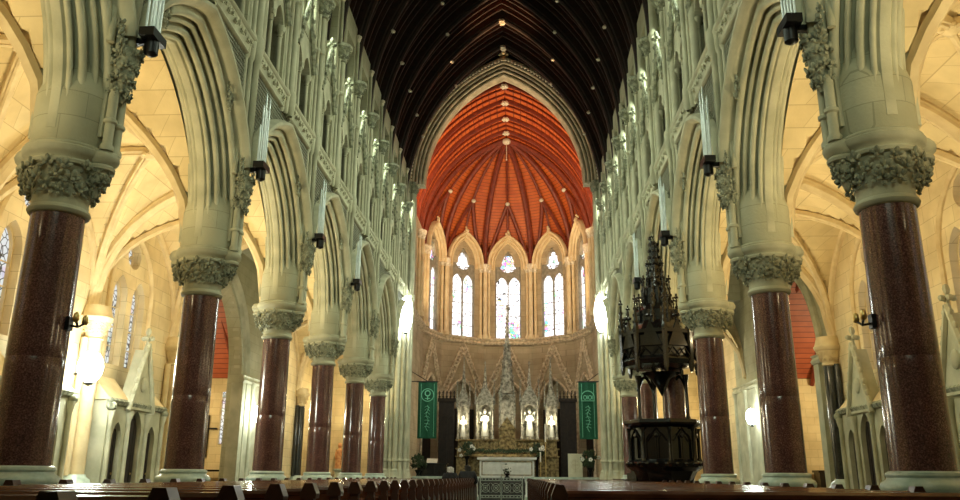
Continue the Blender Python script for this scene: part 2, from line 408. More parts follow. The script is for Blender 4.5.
# ------------------------------------------------------------------ nave side walls
YS, YE = -5.0, 36.7
def halfbays():
    y = YK(-1)
    while y < YE - .5:
        yield y + BAY/4; y += BAY/2
def make_wall(side, s):
    mp = lambda u, z, x: (s*(XC - x), u, z)      # x local towards the nave
    b = MB()
    def bx(x0,x1,y0,y1,z0,z1): b.box(*(sorted((s*(XC-x0), s*(XC-x1)))), y0,y1,z0,z1)
    # upper wall
    y = YK(-1)
    bx(-.3,.5, YS, y, 0, 15.0)
    for yc in halfbays():
        h = BAY/4; w = .74
        bx(.05,.5, yc-h, yc-w, ZSTR-.1, 15.0); bx(.05,.5, yc+w, yc+h, ZSTR-.1, 15.0)
        bx(.05,.5, yc-w, yc+w, ZSTR-.1, ZSTR+.3); bx(.05,.5, yc-w, yc+w, 11.5, 11.75); bx(.05,.5, yc-w, yc+w, 14.2, 15.0)
        bx(-1.4,.05, yc-h, yc-h+.15, ZSTR, 11.6); bx(-.3,.05, yc-w-.1, yc-w, 11.6, 15.0); bx(-.3,.05, yc+w, yc+w+.1, 11.6, 15.0)
    bx(-1.5,.4, YK(-1), YE, ZSTR-.4, ZSTR-.1); bx(-1.5,.05, YK(-1), YE, 11.5, 11.75)
    bx(-.35,-.3, YK(-1), YE, 14.2, 15.4)
    w = struct(b.build('wall_'+side, M['stone'], smooth=30))
    b = MB(); bx(-1.6,-1.4, YK(-1), YE, ZSTR-.2, 11.9); struct(b.build('wall_%s_passage' % side, M['darkwood_shade'], smooth=0))  # dark backing stands in for the shade of the unlit passage
    # spandrels with the diaper carving
    b = MB()
    R = AH + AC; T = .5
    for k in range(-1, 6):
        ym = YK(k) + BAY/2; pts = []
        Rt = R + T; a = math.acos(-AC/Rt); n = 18
        for i in range(n+1):
            th = PI + (a-PI)*i/n; pts.append((AC + Rt*cos(th), SPR + Rt*sin(th)))
        pts += [(-p[0], p[1]) for p in reversed(pts[:-1])]
        for p, q in zip(pts, pts[1:]):
            pu, qu = max(-BAY/2, min(BAY/2, p[0])), max(-BAY/2, min(BAY/2, q[0]))
            if abs(qu-pu) < 1e-4: continue
            b.prism([(ym+pu,p[1]),(ym+qu,q[1]),(ym+qu,ZSTR-.05),(ym+pu,ZSTR-.05)], mp, -.5, .5)
    sp = struct(b.build('wall_%s_spandrels' % side, M['diaper'], smooth=30))
    # string course with running leaf carving
    b = MB(); y0 = YS
    prof = [(.5,8.76),(.54,8.77),(.565,8.80),(.55,8.83),(.545,8.85),(.60,9.10),(.635,9.12),(.65,9.16),(.63,9.20),(.5,9.22)]
    b.loft([[(s*(XC-x), yy, z) for x, z in prof] for yy in (YS, YE)])
    rnd = random.Random(11); yy = 3.0; i = 0
    while yy < YE:
        leafball(b, (s*(XC-.575), yy, 8.97 + (.03 if i % 2 else -.03)), (-s,0,-.25), .10, rnd); yy += .17; i += 1
    struct(b.build('trim_1' if s < 0 else 'trim_2', M['moulded'], smooth=40))
    # clerestory glass, one window a half bay
    mpw = lambda u, z, x: (s*(XC-x), u, z)
for side, s in SX.items(): make_wall(side, s)

# carved sprays on the spandrels
def make_spray():
    t = thing('carved_spray', '', 'carving'); rnd = random.Random(6)
    b = MB(); b.tube([(.51,0,7.35),(.54,.02,7.6),(.51,0,7.95)], .03, 6)
    for q in range(9): leafball(b, (.52, .13*(-1)**q*(1-abs(q-4)/6), 7.35+.075*q), (1,0,0), .10, rnd)
    b.build('leaf_spray', M['carved'], t); return snapshot(t)
sp0 = make_spray(); first = True
for side, s in SX.items():
    for k in range(0, 5):
        for d, w in ((.95,'farther from'),(-.95,'nearer to')):
            loc = (s*XC, YK(k)+d, 0); lab = f'small leafy carving above the {ORD[k]} {side} column, on the spandrel {w} the camera'
            if first: sp0.location = loc; sp0['label'] = lab; sp0['group'] = 'spandrel carvings'; first = False
            else: dup(sp0, lab, loc, 0 if s < 0 else PI, group='spandrel carvings')

# clerestory windows
def make_cler(i):
    b = MB(); mp = lambda u, z, x: (x, u, z)
    b.plate(-.74,.74, 11.75, 14.2, [(-.36,.28,13.0,.2),(.36,.28,13.0,.2)], mp, 0, .14)
    fr = b.build('window_%d' % i, M['moulded'], smooth=35)
    g = MB(); g.box(-.12,-.1,-.74,.74,11.75,14.2); g.build('pane', M['cleglass'], fr, smooth=0)
    return snapshot(struct(fr))
wi = 1; cler = make_cler(1); first = True
for side, s in SX.items():
    for yc in halfbays():
        loc = (s*(XC-.05), yc, 0)
        if first: cler.location = loc; first = False; continue
        wi += 1
        r = dup(cler, '', loc, 0 if s < 0 else PI); del r['label']; r.name = 'window_%d' % wi

# triforium openings
def make_trif():
    t = thing('triforium_opening', '', 'triforium arcade')
    mp = lambda u, z, x: (x, u, z)
    b = MB(); b.plate(-.74,.74, 10.55, 11.55, [(-.36,.27,10.6,.18),(.36,.27,10.6,.18)], mp, -.22, -.02); b.build('arch_head', M['moulded'], t, smooth=35)
    for y in (-.68, 0, .68):
        b = MB(); b.lathe([(.10,9.3),(.10,9.36),(.065,9.42),(.055,9.46),(.05,10.4),(.07,10.42),(.055,10.44),(.06,10.5),(.11,10.6),(.115,10.66),(.09,10.68)], 12, (-.1,y))
        foliage(b, (-.1,y), 10.45, 10.62, .055, .09, 1, 6, .05, 4); b.build('colonnette', M['moulded'], t)
    b = MB()
    for sy in (1,-1):
        b.tube([(.06, sy*.78, 10.75),(.06, 0, 12.35)], .06, 6)
        for q in range(5): b.ell((.1, sy*.78*(1-(q+.5)/5), 10.75+1.6*(q+.5)/5+.08), (.06,.05,.07), None, 6, 4)
    finial(b, (.06,0,12.3), .9); b.build('gable', M['carved'], t)
    return snapshot(t)
tr0 = make_trif(); first = True
for side, s in SX.items():
    for i, yc in enumerate(halfbays()):
        loc = (s*(XC-.5), yc, 0); lab = f'{ORD[i]} paired triforium opening with colonnettes, high on the {side} nave wall'
        if first: tr0.location = loc; tr0['label'] = lab; tr0['group'] = 'triforium openings'; first = False
        else: dup(tr0, lab, loc, 0 if s < 0 else PI, group='triforium openings')

# wall shafts carrying the roof
def make_shaft(low):
    t = thing('wall_shaft', '', 'wall shaft')
    zb = 6.35 if low else 9.25
    pos = ((.10,0),(.045,.16),(.045,-.16),(-.01,.28),(-.01,-.28))
    for i, (x, y) in enumerate(pos):
        r = .07 if i == 0 else .048
        b = MB(); b.lathe([(r,zb),(r,ZSTR-.3),(r*1.55,ZSTR-.24),(r*1.9,ZSTR+.1),(r*1.9,ZSTR+.2),(r,ZSTR+.34),(r,11.5),(r*1.5,11.54),(r*1.5,11.6),(r,11.64),(r,12.62)], 12, (x,y)); b.build('shaft', M['moulded'], t)
    b = MB(); b.lathe([(.12,12.58),(.15,12.6),(.12,12.64),(.14,12.75),(.24,12.98)], 16, (.07,0)); foliage(b, (.07,0), 12.62, 13.0, .14, .25, 2, 9, .1, 8)
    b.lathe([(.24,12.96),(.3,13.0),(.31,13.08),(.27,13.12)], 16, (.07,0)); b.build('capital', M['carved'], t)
    b = MB(); b.lathe([(.045,13.1),(.045,14.55)], 8, (.06,-.2)); b.lathe([(.11,9.3),(.11,12.8),(.15,12.9),(.15,13.05),(.11,13.15),(.11,14.3)], 14, (-.02,.43)); b.build('upper_shaft', M['moulded'], t)
    b = MB(); b.ell((.06,-.2,14.6), (.08,.08,.15), None, 8, 5)
    for q in range(5): b.ell((.06+.06*cos(q*1.25),-.2+.06*sin(q*1.25),14.66), (.05,.05,.07), None, 6, 4)
    b.build('finial', M['boss'], t)
    if low:
        for y in (.1,-.1):
            b = MB(); b.lathe([(.085,4.92),(.085,4.98),(.06,5.02),(.06,5.28),(.085,5.3),(.085,5.34),(.06,5.36),(.06,5.75)], 12, (.04,y)); b.build('lower_shaft', M['moulded'], t)
        b = MB(); b.lathe([(.04,5.62),(.1,5.75),(.16,6.1),(.2,6.36)], 14, (.06,0)); foliage(b, (.04,0), 5.62, 6.35, .10, .2, 4, 7, .12, 9); b.build('corbel', M['carved'], t)
    return snapshot(t)
shA, shB = make_shaft(True), make_shaft(False); fa = fb = True
for side, s in SX.items():
    for k in range(0, 6):
        loc = (s*XF, YK(k), 0); rz = 0 if s < 0 else PI
        lab = f'wall shaft rising from the leafy corbel over the {ORD[k]} column on the {side}'
        if fa: shA.location = loc; shA['label'] = lab; shA['group'] = 'roof shafts over the columns'; fa = False
        else: dup(shA, lab, loc, rz, group='roof shafts over the columns')
    for k in range(-1, 6):
        loc = (s*XF, YK(k)+BAY/2, 0); rz = 0 if s < 0 else PI
        lab = f'wall shaft rising from the string course over the {ORD[k+1]} arch on the {side}'
        if fb: shB.location = loc; shB['label'] = lab; shB['group'] = 'roof shafts over the arches'; fb = False
        else: dup(shB, lab, loc, rz, group='roof shafts over the arches')

# tube fixtures over the columns
def make_fix():
    t = thing('tube_fixture', '', 'fixture')
    for i in range(7):
        b = MB(); b.lathe([(.018,6.62),(.018,7.35+.22*((i*3)%4)),(.004,7.42+.22*((i*3)%4))], 8, (.33+.06*(i%2), .05*(i-3))); b.build('tube', M['tube'], t)
    b = MB(); b.box(.26,.46,-.19,.19,6.54,6.66); b.lathe([(.03,6.32),(.09,6.36),(.09,6.54)], 10, (.36,0)); b.box(.0,.28,-.04,.04,6.5,6.58); b.build('bracket_box', M['blackmetal'], t)
    return snapshot(t)
fx0 = make_fix(); first = True
for side, s in SX.items():
    for k in range(0, 4):
        loc = (s*XF, YK(k)+.06, 0); lab = f'bundle of slim grey tubes on a black box above the {ORD[k]} column on the {side}'
        if first: fx0.location = loc; fx0['label'] = lab; fx0['group'] = 'tube fixtures on the nave walls'; first = False
        else: dup(fx0, lab, loc, 0 if s < 0 else PI, group='tube fixtures on the nave walls')

# small lamp brackets on the nearest columns
def make_bracket():
    t = thing('lamp_bracket', '', 'lamp')
    b = MB(); b.box(.30,.36,-.05,.05,2.68,2.84); b.tube([(.34,0,2.74),(.45,0,2.72),(.47,.10,2.78)], .014, 6); b.tube([(.34,0,2.74),(.45,0,2.72),(.47,-.10,2.78)], .014, 6); b.build('arm', M['blackmetal'], t)
    for y in (.1,-.1):
        b = MB(); b.lathe([(.02,2.76),(.04,2.79),(.03,2.86),(.01,2.88)], 8, (.47,y)); b.build('cup', M['brass'], t)
    return snapshot(t)
lb0 = make_bracket(); lb0.location = (-XC, YK(0), 0); lb0['label'] = 'small two-armed lamp bracket on the nearest left column'
dup(lb0, 'small two-armed lamp bracket on the nearest right column', (XC, YK(0), 0), PI)

# ------------------------------------------------------------------ nave roof
RH, RRISE = 4.45, 7.9
RC = (RRISE**2 - RH**2)/(2*RH)
def shell(b, h, c, z0, y0, y1, n=14, t=0.0):
    R = h + c + t; a = math.acos(-c/R); P = []
    for i in range(n+1):
        th = PI + (a-PI)*i/n; P.append((c + R*cos(th), z0 + R*sin(th)))
    P += [(-p[0], p[1]) for p in reversed(P[:-1])]
    b.loft([[(x,y,z) for x,z in P] for y in (y0,y1)], closed=False, cap=False)
b = MB(); shell(b, RH, RC, ZCAP, YS, 36.6, 24, .5); struct(b.build('ceiling', M['roof'], smooth=60))
def make_truss():
    t = thing('roof_truss', '', 'roof truss')
    mp = lambda x,u,z: (u, x, z)
    prof = [(-.15,.5),(-.15,.14),(-.11,.10),(-.11,.04),(-.06,-.02),(.06,-.02),(.11,.04),(.11,.10),(.15,.14),(.15,.5)]
    b = MB(); b.arch(prof, RH, RC, mp, n=20, z0=ZCAP); b.build('main_rib', M['naveribshade'], t, smooth=35)
    for q in (1,2,3,4):
        b = MB(); b.arch([(-.06,.5),(-.06,.33),(-.035,.28),(.035,.28),(.06,.33),(.06,.5)], RH, RC, lambda x,u,z,q=q: (u, x + q*BAY/10, z), n=20, z0=ZCAP); b.build('rafter', M['naveribshade'], t, smooth=35)
    R = RH + RC
    for f in (.36,.68,1.0):
        a = PI + (math.acos(-RC/R)-PI)*f
        for sx in ((1,-1) if f < 1 else (1,)):
            x = (RC + R*cos(a))*sx; z = ZCAP + R*sin(a); rnd = random.Random(3)
            sz = .2 if f == 1 else .09
            b = MB(); b.ell((x*.99,0,z-.03), (sz*.8,sz*.8,sz*.8), None, 8, 5)
            for q in range(6): b.ell((x*.985 + sz*.6*cos(q), sz*.8*sin(q*1.05), z-.05), (sz*.4,)*3, None, 6, 4)
            b.build('boss', M['boss'], t)
    return snapshot(t)
ts0 = make_truss(); first = True; i = 0
for j in range(-2, 12):
    y = Y0 + BAY/2*j; lab = f'{ORD[i]} arched timber truss of the dark nave roof, counted from the camera'; i += 1
    if first: ts0.location = (0,y,0); ts0['label'] = lab; ts0['group'] = 'nave roof trusses'; first = False
    else: dup(ts0, lab, (0,y,0), group='nave roof trusses')

# ------------------------------------------------------------------ chancel arch and piers
YA = 36.0
CH, CC, CZ = 3.80, 2.42, 14.5
t = thing('chancel_arch', 'tall moulded cream stone arch between the dark nave roof and the orange chancel roof', 'arch', (0,YA,0))
prof = [(-.55,.80)]
rl = ((-.50,.73,.06),(-.45,.56,.085),(-.33,.40,.065),(-.24,.25,.085),(-.08,.10,.075))
for q, (x, tt, r) in enumerate(rl):
    prof += [(x + r*cos(math.radians(a)), tt - r*sin(math.radians(a))) for a in range(205, 45, -20)]
    if q < 4:
        x2, t2, r2 = rl[q+1]; mx, mt = (x+x2)/2 + .09, (tt+t2)/2 + .07
        prof += [(mx, mt+.03), (mx+.03, mt), (mx, mt-.05)]
prof += [(.05,0),(.4,0),(.4,.80)]
b = MB(); b.arch(prof, CH, CC, lambda x,u,z: (u,x,z), n=26, z0=CZ); b.build('moulding', M['archstone'], t, smooth=35)
b = MB(); R = CH+CC+.66
for sd in (1,-1):
    a = math.acos(-CC/R); n = 46
    for i in range(n):
        th = PI + (a-PI)*(i+.5)/n; b.ell((sd*(CC+R*cos(th)), -.55, CZ+R*sin(th)), (.08,.07,.08), None, 6, 4)
b.build('ball_flower_band', M['boss'], t)
b = MB(); finial(b, (0,-.55,20.85), 1.6); b.build('keystone_finial', M['cream'], t)
b = MB(); b.arch([(-.1,.78),(.3,.78),(.3,2.6),(-.1,2.6)], CH, CC, lambda x,u,z: (u,x+YA,z), n=20, z0=CZ, leg=1.0); struct(b.build('wall_chancel_arch', M['stone'], smooth=30))

def make_pier():
    t = thing('clustered_pier', '', 'pier')   # local +x towards the nave axis; origin at x=4.75
    b = MB(); b.box(-.75,.30,-.35,.75,0,14.5); b.build('core', M['stone'], t)
    spots = [(.42,-.55),(.42,-.1),(.42,.35),(.22,-.62),(0,-.62),(-.22,-.60),(-.44,-.60),(-.64,-.52)]
    for i, (x, y) in enumerate(spots):
        r = .12 if i in (1,4,6) else .085
        top = 14.0
        b = MB(); b.lathe([(r*1.9,0),(r*1.9,1.1),(r*1.5,1.18),(r*1.6,1.26),(r,1.34),(r,1.62),(r*1.4,1.65),(r*1.4,1.72),(r,1.75),(r,8.85),(r*1.5,8.9),(r*1.5,9.1),(r,9.15),(r,top)], 12, (x,y)); b.build('shaft', M['moulded'], t)
        if i in (0,1,3,5,7):
            b = MB(); b.lathe([(r,top-.05),(r*1.3,top),(r*1.1,top+.05),(r*1.7,top+.36),(r*2.1,top+.42),(r*2.1,top+.5)], 12, (x,y)); foliage(b, (x,y), top+.05, top+.38, r*1.2, r*1.8, 2, 6, .11, 3); b.build('capital', M['carved'], t)
    return snapshot(t)
p0 = make_pier(); p0.location = (-4.75,36.1,0); p0['label'] = 'tall clustered stone pier carrying the left end of the chancel arch'; p0['group'] = 'chancel arch piers'
dup(p0, 'tall clustered stone pier carrying the right end of the chancel arch', (4.75,36.1,0), sx=-1, group='chancel arch piers')

# ------------------------------------------------------------------ chancel and apse
YCN = 44.0; AP = 4.6; VR = AP/cos(PI/10); ACAP = 13.7; ARISE = 6.66
VC = (ARISE**2 - VR**2)/(2*VR); VRR = VR + VC
def vr(z):     # plan radius of the vault at height z
    d = max(0, z - ACAP); return -VC + sqrt(max(0, VRR**2 - d*d))
# barrel over the straight bays, half dome over the apse
b = MB(); shell(b, VR, VC, ACAP, 36.8, YCN, 16, .12)
rings = []
for i in range(17):
    th = (1 - 0)*i/16; zt = ACAP + ARISE*sin(th*PI/2); r = vr(zt) + (max(.12, .75 - .35*(zt-ACAP)) if i < 16 else 0)
    rings.append([(r*sin(a), YCN + r*cos(a), zt+.1) for a in [(-90 + 180*j/40)*PI/180 for j in range(41)]])
b.loft(rings, closed=False, cap=False); struct(b.build('ceiling_chancel', M['roof'], smooth=60))
def vpt(a, z, off=0.0):
    r = vr(z) - off; return (r*sin(a), YCN + r*cos(a), z)
def sweep_rect(b, pts, w, d):
    b.tube(pts, w, 6, flat=1.0)
deg = PI/180
for i, y in enumerate((37.0, 38.9, 40.9, 42.8)):
    t = thing('chancel_roof_rib', f'{ORD[i]} red timber rib across the chancel roof behind the arch', 'roof rib', (0,y,0), group='chancel roof ribs')
    b = MB(); b.arch([(-.1,.15),(-.1,0),(-.05,-.08),(.05,-.08),(.1,0),(.1,.15)], VR, VC, lambda x,u,z: (u,x,z), n=18, z0=ACAP); b.build('main_rib', M['rib'], t, smooth=35)
    for q in (.62,1.24):
        b = MB(); b.arch([(-.04,.15),(-.04,.02),(.04,.02),(.04,.15)], VR, VC, lambda x,u,z,q=q: (u,x+q,z), n=18, z0=ACAP); b.build('rafter', M['rib'], t, smooth=35)
    b = MB(); b.ell((0,0,ACAP+ARISE-.1), (.13,.13,.12), None, 8, 5)
    for q in range(6): b.ell((.15*cos(q*1.05),.15*sin(q*1.05),ACAP+ARISE-.12), (.09,)*3, None, 6, 4)
    b.build('boss', M['boss'], t)
AN = ['far left','left','left of centre','right of centre','right','far right']
for i, a in enumerate((-90,-54,-18,18,54,90)):
    pts = [vpt(a*deg, ACAP + ARISE*sin(q/20*PI/2), .02) for q in range(21)]
    b = MB(); b.tube(pts, .17, 8); o = b.build('apse_vault_rib', M['rib'])
    tag(o, f'red timber rib fanning from the apse apex to the {AN[i]} window shaft', 'roof rib', 'apse vault ribs')
WN = ['far left','left','centre','right','far right']
for i, a in enumerate((-72,-36,0,36,72)):
    t = thing('apse_branching_rib', f'branching timber ribs meeting in a pale boss above the {WN[i]} apse window', 'roof rib', group='apse branching ribs')
    zb = 17.55
    for sd in (18,-18):
        pts = [vpt((a + sd*(1-q/12)**1.3)*deg, ACAP + (zb-ACAP)*sin(q/12*PI/2*.9)/sin(PI/2*.9), .02) for q in range(13)]
        b = MB(); b.tube(pts, .11, 6); b.build('rib', M['rib'], t)
    zz = [zb + (ACAP+ARISE-zb)*sin(q/12*PI/2) for q in range(13)]
    b = MB(); b.tube([vpt(a*deg, z, .02) for z in zz], .075, 6); b.build('rib', M['rib'], t)
    b = MB(); b.tube([vpt(a*deg, 15.6 + (zb-15.6)*q/8, .02) for q in range(9)], .06, 6); b.build('rib', M['rib'], t)
    p = vpt(a*deg, zb, .1); b = MB(); b.ell(p, (.15,.15,.13), None, 8, 5); b.build('boss', M['boss'], t)
b = MB(); b.ell((0,YCN-.1,ACAP+ARISE-.15), (.26,.26,.2), None, 10, 6); b.lathe([(.02,19.0),(.06,19.05),(.03,19.1),(.03,20.1)], 6, (0,YCN-.1))
tag(b.build('apse_apex_boss', M['boss']), 'pale boss at the apex where the apse ribs meet', 'boss')

def facet(a, d, off=0.0):
    """matrix: local x along the facet, y outward, z up; origin at facet centre"""
    a = a*deg
    return Matrix.Translation((AP*sin(a), YCN + AP*cos(a), 0)) @ Matrix.Rotation(-a, 4, 'Z')
HW = AP*math.tan(PI/10)
mpf = lambda u, z, y: (u, y, z)
for i, a in enumerate((-72,-36,0,36,72)):
    F = facet(a, 0)
    b = MB(F)
    b.plate(-HW-.02, HW+.02, .0, 8.75, [(0,1.08,4.7,1.0)], mpf, 0, .5)      # lower wall with a pointed niche
    b.box(-HW-.15, HW+.15, .5, .6, 0, 9.0)
    b.plate(-HW-.02, HW+.02, 9.15, 14.7, [(0,.80,13.45,.85)], mpf, .0, .5, n=10)
    b.arch([(.05,-.42),(.05,.2),(.5,.2),(.5,-.42)], .84, .95, lambda x,u,z: (u,x,z), n=14, z0=13.75)
    b.box(-HW, HW, 0, .5, 8.7, 9.2)
    struct(b.build('wall_apse', M['apse'], smooth=30))
    # the glazed window
    b = MB(F)
    b.plate(-.82,.82,9.2,13.28,[(-.395,.36,12.5,.30),(.395,.36,12.5,.30)], mpf, .14, .24)
    b.ringplate(-.82,.82,13.28,14.9,0,13.93,.59, mpf, .14, .24)
    b.arch([(.06,.10),(.06,.0),(.12,-.05),(.16,.0),(.16,.10)], .78, .80, lambda x,u,z: (u,x,z), leg=4.2, n=12, z0=13.4)
    ring = [(.59*cos(q*PI/16), .13, 13.93 + .59*sin(q*PI/16)) for q in range(33)]; b.tube(ring, .04, 6)
    for q in range(6):
        an = q*PI/3 + PI/6; cc = (.38*cos(an), 13.93 + .38*sin(an))
        b.tube([(cc[0]+.19*cos(an+w*PI/8), .2, cc[1]+.19*sin(an+w*PI/8)) for w in range(-5,6)], .028, 5)
    for z in (9.9,10.6,11.3,12.0): b.box(-.78,.78,.22,.26,z-.012,z+.012)
    fr = struct(b.build('window_%d' % (wi+1+i), M['lead'], smooth=35))
    g = MB(F); g.plate(-.82,.82,9.2,14.9,[],mpf,.29,.31); pn = g.build('pane', M['glass'], fr, smooth=0)
    # moulded window arch standing out under the vault
    t = thing('window_arch', f'cream moulded arch with carved tip over the {WN[i]} apse window', 'arch', group='apse window arches')
    b = MB(F); b.arch([(.05,.46),(-.26,.46),(-.36,.40),(-.36,.30),(-.28,.27),(-.14,.30),(-.12,.24),(-.24,.19),(-.24,.12),(-.15,.08),(-.06,.12),(-.03,.07),(-.10,.03),(-.04,-.03),(.05,-.03)], .84, .95, lambda x,u,z: (u,x,z), leg=.25, n=14, z0=13.75); b.build('moulding', M['cream'], t, smooth=35)
    b = MB(F); rnd = random.Random(i)
    for q in range(5): b.ell((rnd.uniform(-.1,.1),-.25+rnd.uniform(-.08,.08),15.72+.07*q), (.11-.01*q,)*3, None, 7, 5)
    b.build('finial', M['cream'], t)
    # blind arcade gable below
    t = thing('blind_arch', f'gabled blind arch with trellis carving below the {WN[i]} apse window', 'arch', group='apse blind arches')
    b = MB(F); b.arch([(.05,.2),(-.08,.2),(-.12,.12),(-.08,.05),(0,0),(.1,0)], 1.08, 1.0, lambda x,u,z: (u,x,z), leg=1.4, n=12, z0=4.7); b.build('moulding', M['apsecarved'], t, smooth=35)
    for sd in (1,-1):
        b = MB(F); P0, P1 = Vector((sd*1.42,-.06,5.6)), Vector((0,-.06,8.55))
        nrm = Vector((P1.z-P0.z, 0, -(P1.x-P0.x))).normalized()*.14
        for e in (1,-1): b.tube([P0+nrm*e, P1+nrm*e], .06, 6)
        for q in range(14):
            A = P0.lerp(P1, q/14); B = P0.lerp(P1, (q+1)/14)
            b.tube([A+nrm, B-nrm], .028, 4); b.tube([A-nrm, B+nrm], .028, 4)
            if q % 2: b.ell(A + nrm*1.4*(1 if nrm.z > 0 else -1), (.06,.06,.07), None, 6, 4)
        b.build('trellis_gable', M['apsecarved'], t)
    for sd in (1,-1):
        b = MB(F); b.lathe([(.12,.95),(.12,1.3),(.07,1.4),(.065,4.4),(.08,4.43),(.07,4.46),(.14,4.68),(.15,4.75)], 10, (sd*1.2,-.06)); foliage(b, (sd*1.2,-.06), 4.45, 4.7, .07, .12, 1, 6, .07, 2); b.build('colonnette', M['apsecarved'], t)
    b = MB(F); finial(b, (0,-.06,8.5), .8); b.build('finial', M['apsecarved'], t)
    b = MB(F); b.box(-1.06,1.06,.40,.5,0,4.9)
    if i in (0,1,3,4): b.build('dark_panel', M['darkwood_shade'], t)
    # sill string course
    b = MB(F); b.loft([[(u, y, z) for y, z in ((0,8.75),(-.1,8.8),(-.14,8.86),(-.1,8.92),(-.06,8.96),(-.18,9.05),(-.2,9.14),(0,9.2))] for u in (-HW-.03,HW+.03)])
    struct(b.build('trim_apse', M['apsecarved'], smooth=35))
# shafts between the windows
def make_apse_shaft():
    t = thing('apse_shaft', '', 'wall shaft')
    for x, y, r in ((0,-.22,.13),(.26,-.1,.09),(-.26,-.1,.09),(.42,.02,.06),(-.42,.02,.06)):
        b = MB(); b.lathe([(r*1.5,9.1),(r*1.5,9.3),(r*1.2,9.36),(r,9.42),(r,13.35)], 12, (x,y)); b.build('shaft', M['cream'], t)
    b = MB()
    for x, y, r in ((0,-.22,.13),(.26,-.1,.1),(-.26,-.1,.1)):
        b.lathe([(r,13.3),(r*1.25,13.33),(r*1.05,13.37),(r*1.5,13.6),(r*1.9,13.66),(r*1.9,13.78),(r*1.6,13.82)], 12, (x,y)); foliage(b, (x,y), 13.4, 13.64, r*1.1, r*1.6, 2, 6, .085, 5)
    b.build('capital', M['palecap'], t)
    return snapshot(t)
s0 = make_apse_shaft(); first = True
for i, a in enumerate((-90,-54,-18,18,54,90)):
    aa = a*deg; loc = (VR*sin(aa)*.985, YCN + VR*cos(aa)*.985, 0)
    lab = f'cream shaft cluster with carved capital, {AN[i]} between the apse windows'
    if first: s0.location = loc; s0.rotation_euler = (0,0,-aa); s0['label'] = lab; s0['group'] = 'apse shafts'; first = False
    else: dup(s0, lab, loc, -aa, group='apse shafts')
for side, s in SX.items():
    dup(s0, f'cream shaft cluster with capital on the {side} chancel wall', (s*4.72, 41.0, 0), -s*PI/2, group='chancel wall shafts')
    b = MB(); x0, x1 = sorted((s*4.72, s*5.2)); b.box(x0,x1,36.8,44.2,0,14.4); struct(b.build('wall_chancel_'+side, M['apse'], smooth=0))
    b = MB(); b.loft([[(s*(4.72-x), y, z) for x, z in ((0,8.75),(.1,8.8),(.14,8.86),(.06,8.96),(.18,9.05),(.2,9.14),(0,9.2))] for y in (36.9,44.0)]); struct(b.build('trim_chancel_'+side, M['apsecarved'], smooth=35))

# ------------------------------------------------------------------ floors and west wall
XW = 9.6
b = MB(); b.box(-17.5,17.5,YS-.4,49.2,-.3,0); struct(b.build('floor', M['floor'], smooth=0))
b = MB()
for i in range(5): b.box(-4.72,4.72,38.0+.2*i,49.0,.19*i,.19*(i+1))
struct(b.build('floor_sanctuary', M['darkstone'], smooth=0))
b = MB(); b.box(-10.1,10.1,YS-.4,YS,0,9.0); b.box(-5.3,5.3,YS-.4,YS,9,22); struct(b.build('wall_west', M['stone'], smooth=0))

